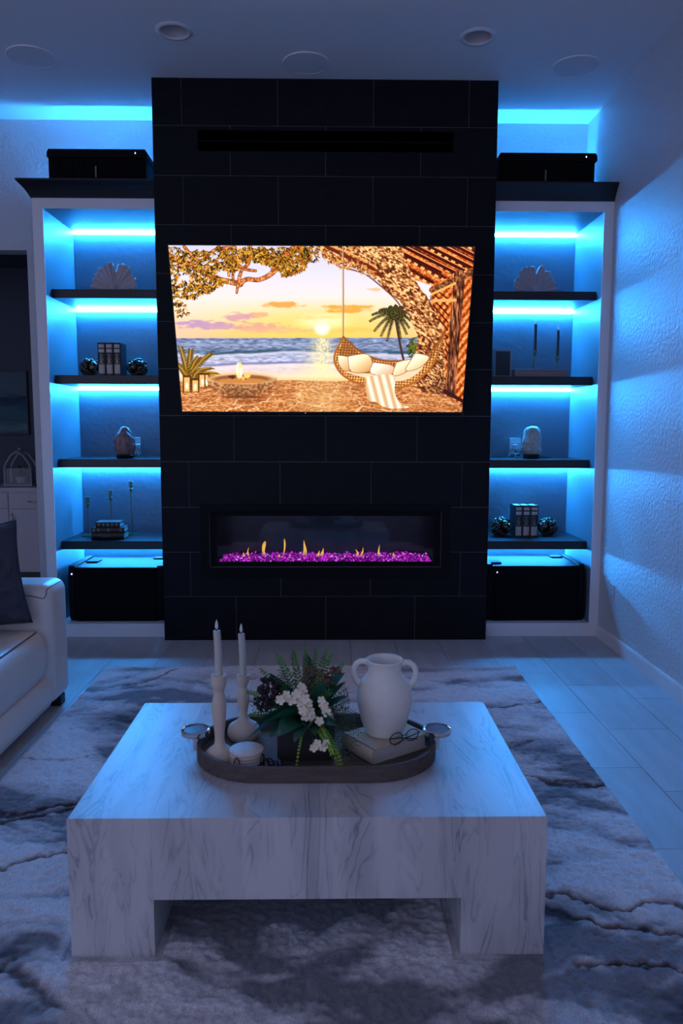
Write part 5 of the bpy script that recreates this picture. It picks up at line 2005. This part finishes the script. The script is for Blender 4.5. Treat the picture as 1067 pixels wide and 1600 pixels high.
def candle_holder(hlabel, clabel, cx, cy, h, rb, ch, lean, prof):
    z = TF + E3
    t = thing('candle_holder', hlabel, 'candle holder', (cx, cy, z), 'turned wooden candle holders')
    link('turned_body', MB().lathe([(r, q * h) for r, q in prof[:-4]] + [(r, q * h) for r, q in prof[-4:]], 36, (cx, cy, z)), M['candle_holder'], t, smooth=45)
    k = thing('taper_candle', clabel, 'candle', (cx, cy, z + h - 0.02), 'ivory taper candles')
    zc = z + h - 0.0195
    pts = [(cx + lean * q * q * 0.5 - lean * .2 * q, cy, zc + (ch + 0.02) * q) for q in (0, .25, .5, .75, 1)]
    link('wax', MB().tube(pts, [0.0118, 0.0118, 0.0116, 0.0113, 0.0110], 20), M['wax'], k, smooth=50)
    p = pts[-1]
    link('wick', MB().tube([(p[0], p[1], p[2] - 0.001), (p[0], p[1], p[2] + 0.007)], 0.0022, 8), M['black'], k)
    link('plastic_flame', MB().lathe([(0.0022, 0.005), (0.0048, 0.009), (0.0054, 0.014), (0.0042, 0.022), (0.0018, 0.031), (0.0003, 0.035)], 14, p), M['flame_plastic'], k, smooth='all')


P1 = [(0.043, 0.0), (0.047, 0.02), (0.048, 0.06), (0.044, 0.10), (0.034, 0.135), (0.030, 0.150), (0.023, 0.165), (0.0165, 0.20), (0.0145, 0.26), (0.0165, 0.36), (0.0205, 0.50), (0.0225, 0.61),
      (0.0205, 0.71), (0.0155, 0.79), (0.0145, 0.81), (0.0165, 0.835), (0.0225, 0.88), (0.0245, 0.93), (0.0235, 0.975), (0.0245, 1.0), (0.0128, 1.0), (0.0122, 0.93)]
candle_holder('taller turned whitewashed candle holder at the left end of the tray', 'ivory taper with plastic flame in the taller turned holder', -0.310, -2.847, 0.272, 0.052, 0.138, -0.012, P1)
P2 = [(0.046, 0.0), (0.053, 0.05), (0.054, 0.12), (0.048, 0.20), (0.032, 0.25), (0.020, 0.29), (0.0145, 0.34), (0.013, 0.39), (0.0150, 0.46), (0.0195, 0.57), (0.0205, 0.65), (0.018, 0.74),
      (0.0125, 0.80), (0.012, 0.82), (0.016, 0.86), (0.0205, 0.91), (0.0215, 0.95), (0.0205, 0.985), (0.0215, 1.0), (0.0128, 1.0), (0.0122, 0.93)]
candle_holder('shorter turned whitewashed candle holder behind the stacked coasters', 'ivory taper with plastic flame in the shorter turned holder', -0.256, -2.672, 0.214, 0.053, 0.138, -0.014, P2)


def build_coasters():
    cx, cy = -0.226, -2.862
    z = TF + E3
    for k in range(4):
        t = thing('coaster', ('bottom', 'second lowest', 'second highest', 'topmost')[k] + ' round pale wooden coaster of the stack on the tray', 'coaster', (cx, cy, z + 0.004 + k * 0.0102), 'stacked wooden coasters')
        a = 0.7 * k
        link('disc', MB().lathe([(0.0495, 0), (0.0525, 0.0022), (0.053, 0.005), (0.0525, 0.0078), (0.0495, 0.0098)], 40, (cx, cy, z + 0.0045 + k * 0.0102)), M['coaster'], t, smooth=35)
    t = thing('coaster_holder', 'black wire holder around the stacked wooden coasters', 'coaster holder', (cx, cy, z))
    ring = [(cx + 0.045 * math.cos(a * PI / 12), cy + 0.045 * math.sin(a * PI / 12), z + 0.002) for a in range(24)]
    link('base_ring', MB().tube(ring, 0.0018, 6, closed=True), M['wire'], t, smooth='all')
    for a in (-0.55 * PI - .28, -0.13 * PI, 0.28 * PI, 0.80 * PI):
        pts = []
        for q in range(13):
            f = q / 12
            da = (f - .5) * 0.40
            hgt = 0.034 * math.sin(PI * f) ** 0.45
            r = 0.0562
            pts.append((cx + r * math.cos(a + da), cy + r * math.sin(a + da), z + 0.002 + hgt))
        pts = [(cx + .045 * math.cos(a - .2), cy + .045 * math.sin(a - .2), z + .002)] + pts + [(cx + .045 * math.cos(a + .2), cy + .045 * math.sin(a + .2), z + .002)]
        link('wire_loop', MB().tube(pts, 0.0018, 6), M['wire'], t, smooth='all')


build_coasters()


def build_book():
    t = thing('book', 'beige linen bound book on the tray under the cream vase', 'book', (0.235, -2.78, TF))
    d1 = Vector((0.186, 0.128)).normalized()       # along the visible fore edge
    d2 = Vector((-d1.y, d1.x))
    o = Vector((0.163, -2.885))
    L_, Wd, H = 0.219, 0.160, 0.048

    def P(u, v, z):
        q = o + d1 * u + d2 * v
        return (q.x, q.y, z)
    z = TF + E3

    def slab(mb, u0, u1, v0, v1, z0, z1):
        mb.add([P(u0, v0, z0), P(u1, v0, z0), P(u1, v1, z0), P(u0, v1, z0), P(u0, v0, z1), P(u1, v0, z1), P(u1, v1, z1), P(u0, v1, z1)],
               [(0, 3, 2, 1), (4, 5, 6, 7), (0, 1, 5, 4), (1, 2, 6, 5), (2, 3, 7, 6), (3, 0, 4, 7)])
        return mb
    cv = MB()
    slab(cv, 0, L_, 0, Wd, z, z + 0.0035)
    slab(cv, 0, L_, 0, Wd, z + H - 0.0035, z + H)
    # rounded spine along the left end
    n = 6
    prof = [(-0.007 * math.sin(PI * i / n), z + H * i / n) for i in range(n + 1)] + [(0.0035, z + H), (0.0035, z)]
    vs = [P(u, 0, zz) for u, zz in prof] + [P(u, Wd, zz) for u, zz in prof]
    m = len(prof)
    cv.add(vs, [tuple(range(m)), tuple(range(2 * m - 1, m - 1, -1))] + [(i, (i + 1) % m, m + (i + 1) % m, m + i) for i in range(m)])
    link('cover', cv, M['linen'], t)
    link('pages', slab(MB(), 0.006, L_ - 0.006, 0.005, Wd - 0.005, z + 0.0037, z + H - 0.0037), M['pages'], t)
    return z + H


BOOK_TOP = build_book()


def build_vase():
    cx, cy, z = 0.205, -2.752, BOOK_TOP + E3
    t = thing('vase', 'cream stoneware vase with two handles standing on the beige book', 'vase', (cx, cy, z))
    pr = [(0.054, 0.0), (0.060, 0.004), (0.066, 0.018), (0.075, 0.045), (0.084, 0.078), (0.0885, 0.105), (0.0885, 0.128), (0.084, 0.148), (0.074, 0.166), (0.062, 0.180), (0.0545, 0.190), (0.0520, 0.202),
          (0.0535, 0.216), (0.0585, 0.226), (0.0600, 0.230), (0.0585, 0.2335), (0.0555, 0.2325), (0.050, 0.222), (0.0465, 0.205), (0.049, 0.185), (0.062, 0.165), (0.076, 0.14), (0.076, 0.09), (0.05, 0.02), (0.01, 0.015)]
    pr = [(r * 1.0, q * 1.045) for r, q in pr]
    link('body', MB().lathe(pr, 56, (cx, cy, z)), M['vase'], t, smooth='all')
    th = -0.10
    for s in (-1, 1):
        dx, dy = s * math.cos(th), s * math.sin(th)
        pts = []
        for r, h in [(0.049, 0.217), (0.062, 0.224), (0.078, 0.2235), (0.091, 0.215), (0.0985, 0.201), (0.0995, 0.186), (0.094, 0.170), (0.084, 0.155), (0.073, 0.150)]:
            pts.append((cx + dx * r, cy + dy * r, z + h * 1.045))
        link('handle', MB().tube(pts, [0.010, 0.0098, 0.0095, 0.0092, 0.009, 0.009, 0.0095, 0.0105, 0.011], 14), M['vase'], t, smooth='all')


build_vase()


def build_glasses():
    z = BOOK_TOP + E3
    c = Vector((0.262, -2.836, z))
    d = Vector((0.86, 0.50, 0)).normalized()
    n = Vector((-d.y, d.x, 0))
    t = thing('eyeglasses', 'dark framed folded eyeglasses lying on the beige book', 'eyeglasses', tuple(c))
    up = Vector((0, 0, 1))
    for s in (-1, 1):
        ctr = c + d * (s * 0.030) + up * 0.020
        ring = [ctr + d * (0.024 * math.cos(a * PI / 12)) + up * (0.0185 * math.sin(a * PI / 12)) for a in range(24)]
        link('rim', MB().tube(ring, 0.0016, 6, closed=True), M['wire'], t, smooth='all')
        inner = [ctr + d * (0.0225 * math.cos(a * PI / 12)) + up * (0.017 * math.sin(a * PI / 12)) for a in range(24)]
        link('lens', MB().add([tuple(p - n * .0006) for p in inner] + [tuple(p + n * .0006) for p in inner],
                              [tuple(range(24)), tuple(range(47, 23, -1))] + [(i, (i + 1) % 24, 24 + (i + 1) % 24, 24 + i) for i in range(24)]), M['lens'], t)
        hinge = c + d * (s * 0.056) + up * 0.026
        fold = hinge + n * (-0.006 if s > 0 else -0.003)
        tip = c - d * (s * 0.045) - n * (0.010 if s > 0 else 0.006) + up * 0.005
        link('temple', MB().tube([hinge, fold, (fold + tip) / 2 + up * .004, tip], 0.0018, 6), M['wire'], t, smooth='all')
    link('bridge', MB().tube([c - d * .008 + up * .024, c + up * .027, c + d * .008 + up * .024], 0.0016, 6), M['wire'], t, smooth='all')


build_glasses()


# ------------------------------------------------------------------ flower arrangement
def bez(p0, p1, p2, n):
    p0, p1, p2 = Vector(p0), Vector(p1), Vector(p2)
    return [(1 - q) ** 2 * p0 + 2 * q * (1 - q) * p1 + q * q * p2 for q in [i / n for i in range(n + 1)]]


def leaf_mesh(p0, p1, p2, w, side, fold=0.25, n=10):
    """broad leaf along a curve, side = width direction"""
    c = bez(p0, p1, p2, n)
    sd = Vector(side).normalized()
    vs, fs = [], []
    for i, p in enumerate(c):
        q = i / n
        ww = w * (math.sin(PI * min(1, q * 0.96 + 0.04) ** 0.8) ** 0.8) * (1 if q < .97 else .3)
        t = (c[min(i + 1, n)] - c[max(i - 1, 0)]).normalized()
        nn = t.cross(sd).normalized()
        for k in (-1, -.5, 0, .5, 1):
            vs.append(p + sd * (k * ww) + nn * (abs(k) * ww * fold))
    for i in range(n):
        for k in range(4):
            fs.append((i * 5 + k, i * 5 + k + 1, i * 5 + k + 6, i * 5 + k + 5))
    return MB().add(vs, fs)


def sprig_mesh(p0, p1, p2, n, leaf, wl, rng, droop=0.0, taper=0.75, plane=None):
    """stem with paired leaflets"""
    c = bez(p0, p1, p2, n)
    mb = MB().tube(c, [0.0016 * (1 - .7 * i / n) for i in range(n + 1)], 5)
    for i in range(1, n + 1):
        q = i / n
        t = (c[i] - c[i - 1]).normalized()
        s = t.cross(Vector(plane or (0, -1, 0.25)))
        if s.length < 1e-3:
            s = Vector((1, 0, 0))
        s.normalize()
        for sg in (-1, 1):
            L_ = leaf * (1 - taper * q ** 1.5) * rng.uniform(.8, 1.15)
            d = (s * sg * 0.8 + t * 0.65 + Vector((rng.uniform(-.2, .2), rng.uniform(-.3, .3), -droop))).normalized()
            e = c[i] + d * L_
            nrm = d.cross(t)
            nrm = nrm.normalized() if nrm.length > 1e-4 else Vector((0, 1, 0))
            wv = d.cross(nrm).normalized() * wl
            m = c[i] + d * L_ * .5
            mb.add([c[i], m + wv + nrm * wl * .4, e, m - wv + nrm * wl * .4], [(0, 1, 2, 3)])
    return mb


def build_flowers():
    z = TF + E3
    t = thing('flower_arrangement', 'artificial flower and fern arrangement in a dark square planter on the tray', 'flowers', (-0.045, -2.78, z))
    rng = random.Random(21)
    x0, x1, y0, y1, h = -0.132, 0.046, -2.852, -2.705, 0.112
    mb = MB().box(x0, x1, y0, y0 + .009, z, z + h).box(x0, x1, y1 - .009, y1, z, z + h).box(x0, x0 + .009, y0 + .009, y1 - .009, z, z + h).box(x1 - .009, x1, y0 + .009, y1 - .009, z, z + h)
    mb.box(x0 + .009, x1 - .009, y0 + .009, y1 - .009, z, z + .01)
    link('planter', mb, M['planter'], t)
    link('moss_filling', MB().box(x0 + .0095, x1 - .0095, y0 + .0095, y1 - .0095, z + .011, z + h - .006), M['bloom_dark'], t)
    B = Vector((-0.04, -2.785, z + h - 0.01))
    # broad magnolia leaves
    for p1, p2, w, side, m in [
        ((-.13, -2.85, .595), (-.236, -2.88, .492), .024, (.45, -.2, .75), 'leaf_blue_lit'),
        ((-.10, -2.87, .60), (-.175, -2.90, .555), .030, (.3, -.6, .9), 'leaf'),
        ((-.07, -2.90, .585), (-.125, -2.915, .530), .042, (1, -.2, -.15), 'leaf'),
        ((-.02, -2.90, .59), (-.075, -2.925, .515), .045, (1, .1, .45), 'leaf'),
        ((-.14, -2.83, .62), (-.19, -2.86, .590), .026, (.3, -.6, .8), 'leaf'),
        ((.02, -2.80, .66), (.078, -2.83, .700), .022, (-.5, -.4, .9), 'leaf_blue_lit'),
        ((.02, -2.83, .64), (.080, -2.86, .683), .022, (-.4, -.7, .7), 'leaf'),
        ((.03, -2.83, .62), (.085, -2.87, .640), .022, (-.1, -.7, .9), 'leaf_blue_lit'),
        ((-.03, -2.70, .68), (-.05, -2.66, .71), .022, (1, 0, .2), 'leaf'),
        ((-.11, -2.88, .575), (-.15, -2.90, .520), .034, (.8, -.3, .5), 'leaf'),
        ((-.05, -2.89, .58), (-.015, -2.92, .535), .034, (1, .1, -.3), 'leaf'),
        ((-.13, -2.85, .60), (-.205, -2.88, .545), .028, (.4, -.5, .8), 'leaf'),
        ((-.01, -2.88, .60), (.055, -2.91, .560), .030, (.4, -.4, .9), 'leaf'),
        ((-.12, -2.80, .64), (-.16, -2.80, .690), .026, (.8, -.4, .3), 'leaf'),
        ((.01, -2.85, .63), (.055, -2.88, .620), .026, (.2, -.7, .8), 'leaf'),
        ((-.09, -2.86, .60), (-.10, -2.875, .665), .030, (1, -.2, .1), 'leaf'),
        ((.0, -2.84, .63), (.01, -2.86, .680), .028, (1, -.1, -.3), 'leaf'),
    ]:
        o = link('leaf', leaf_mesh(B, p1, p2, w, side), M[m], t, smooth='all')
        if m == 'leaf_blue_lit':
            o['label'] = 'broad leaf with blue light painted in'
    # fern fronds standing up and spreading
    for p1, p2, n, lf in [((-.10, -2.80, .68), (-.135, -2.79, .745), 14, .030), ((-.08, -2.78, .70), (-.085, -2.77, .748), 14, .028), ((-.13, -2.80, .64), (-.185, -2.80, .70), 12, .026),
                          ((-.15, -2.82, .62), (-.225, -2.82, .635), 14, .030), ((-.02, -2.76, .70), (-.015, -2.75, .748), 12, .022), ((.01, -2.77, .69), (.035, -2.76, .735), 12, .022),
                          ((-.16, -2.84, .58), (-.215, -2.86, .575), 12, .028), ((.04, -2.76, .66), (.075, -2.74, .705), 12, .024), ((-.05, -2.72, .68), (-.05, -2.69, .735), 12, .024),
                          ((.0, -2.70, .68), (.02, -2.66, .725), 12, .024)]:
        link('fern_frond', sprig_mesh(B, p1, p2, int(n * 1.5), lf, .0042, rng), M['fern'], t)
    # dark pine sprays falling to the right
    for p1, p2 in [((.06, -2.86, .60), (.105, -2.90, .585)), ((.06, -2.86, .58), (.105, -2.90, .50)), ((.04, -2.87, .57), (.080, -2.93, .46)), ((.06, -2.84, .62), (.085, -2.87, .635)),
                   ((.06, -2.87, .59), (.115, -2.92, .545)), ((.03, -2.88, .57), (.045, -2.94, .47)), ((.04, -2.82, .64), (.075, -2.86, .665)), ((.05, -2.87, .57), (.10, -2.92, .46)),
                   ((.05, -2.86, .61), (.10, -2.91, .60)), ((-.13, -2.82, .60), (-.20, -2.86, .60))]:
        link('pine_spray', sprig_mesh(B, p1, p2, 16, .034, .0016, rng, droop=.35, taper=.45), M['pine'], t)
    for k in range(16):
        a = rng.uniform(-.2, PI + .2)
        R = rng.uniform(.085, .135)
        x2, z2 = -.045 + R * math.cos(a), .60 + R * 1.0 * math.sin(a)
        p2 = (min(x2, .085), -2.82 - .05 * rng.random(), z2)
        link('pine_spray', sprig_mesh(B, ((B.x + p2[0]) / 2, -2.83, (B.z + z2) / 2 + .02), p2, 16, .026, .0017, rng, droop=.1, taper=.45), M['pine' if k % 3 else 'fern'], t)
    # bright drooping amaranth-like sprays
    for p1, p2, s in [((-.05, -2.90, .575), (-.071, -2.93, .437), .010), ((.02, -2.90, .57), (.055, -2.935, .455), .022), ((.01, -2.90, .565), (.035, -2.93, .49), .026), ((.0, -2.89, .57), (.02, -2.925, .515), .028),
                      ((.03, -2.89, .57), (.068, -2.93, .44), .014)]:
        link('trailing_spray', sprig_mesh(B, p1, p2, 22, s, .0034, rng, droop=.5, taper=.5), M['moss'], t)
    # cream florets
    def floret(c, r, nrm):
        n = Vector(nrm).normalized()
        a = n.cross(Vector((0.2, 0.1, 1))).normalized()
        b = n.cross(a)
        mb = MB()
        k0 = rng.uniform(0, 1)
        for k in range(5):
            an = 2 * PI * k / 5 + k0
            d = a * math.cos(an) + b * math.sin(an)
            s = a * -math.sin(an) + b * math.cos(an)
            c_ = Vector(c)
            vs = [c_, c_ + d * r * .45 + s * r * .36 + n * r * .16, c_ + d * r * .85 + s * r * .36 + n * r * .30, c_ + d * r * 1.0 + n * r * .26,
                  c_ + d * r * .85 - s * r * .36 + n * r * .30, c_ + d * r * .45 - s * r * .36 + n * r * .16, c_ + d * r * .55 + n * r * .06]
            mb.add(vs, [(0, 1, 6), (1, 2, 6), (2, 3, 6), (3, 4, 6), (4, 5, 6), (5, 0, 6)])
        mb.ball(Vector(c) + n * r * .1, r * .16, 8, 6)
        o = link('flower', mb, M['petal'], t, smooth='all')
        return o
    for x, zz, r in [(-.118, .636, .019), (-.100, .648, .017), (-.086, .632, .020), (-.070, .650, .019), (-.052, .660, .018), (-.045, .640, .020), (-.060, .622, .019), (-.036, .620, .019), (-.050, .602, .020),
                     (-.030, .598, .018), (-.044, .582, .019), (-.058, .674, .016), (-.026, .578, .018), (.012, .616, .019), (.020, .596, .018), (.006, .634, .016), (.028, .580, .017), (-.002, .568, .017),
                     (-.006, .512, .017), (.010, .502, .017), (-.018, .500, .016), (.018, .516, .014)]:
        yy = -2.872 - .02 * rng.random() if zz > .55 else -2.925
        floret((x, yy, zz), r * .88, (rng.uniform(-.35, .35), -1, rng.uniform(-.1, .6)))
        link('flower_stem', MB().tube(bez(B, ((x + B.x) / 2, yy + .03, max(zz, .57)), (x, yy + .002, zz), 5), .0013, 4), M['pine'], t)
    # dark plum and dried brown blooms: clusters of small buds
    for cx, cy, cz, R, m, lb in [(-.158, -2.835, .655, .034, 'bloom_dark', 'dark plum bloom'), (-.172, -2.845, .612, .028, 'bloom_dark', 'dark plum bloom'), (-.015, -2.80, .668, .032, 'bloom_brown', 'dried brown bloom'),
                                 (.022, -2.81, .650, .030, 'bloom_brown', 'dried brown bloom'), (-.035, -2.79, .690, .020, 'bloom_brown', 'dried brown bloom'), (.045, -2.80, .690, .020, 'bloom_brown', 'dried brown bloom')]:
        mb = MB()
        for k in range(46):
            u, v = rng.uniform(-1, 1), rng.uniform(0, 2 * PI)
            s = math.sqrt(1 - u * u)
            rr = R * rng.uniform(.7, 1.1)
            mb.ball((cx + rr * s * math.cos(v), cy + rr * s * math.sin(v) * .8, cz + rr * u), R * rng.uniform(.16, .27), 6, 5)
        mb.tube(bez(B, ((cx + B.x) / 2, cy, cz - .04), (cx, cy, cz), 5), .0018, 5)
        link('bloom', mb, M[m], t, smooth='all')['label'] = lb


build_flowers()


def bead_string(label, pts, r):
    t = thing('bead_garland', label, 'beads', pts[0])
    for p in pts:
        link('bead', MB().ball(p, r, 12, 8), M['bead'], t, smooth='all')
    link('cord', MB().tube([(p[0], p[1], p[2]) for p in pts], 0.0012, 5), M['wire'], t)


_z = TF + E3 + 0.0085
bead_string('dark glossy bead garland on the tray between coasters and planter',
            [(-0.160 + 0.014 * (i % 4) - .004 * (i // 4), -2.905 + 0.016 * (i // 4) + .003 * ((i * 7) % 3), _z + .004 * (i % 2)) for i in range(10)], 0.0078)
bead_string('dark glossy bead garland in front of the planter',
            [(-0.035 + 0.0165 * i, -2.935 + 0.006 * math.sin(i * 1.3), _z) for i in range(9)], 0.0078)
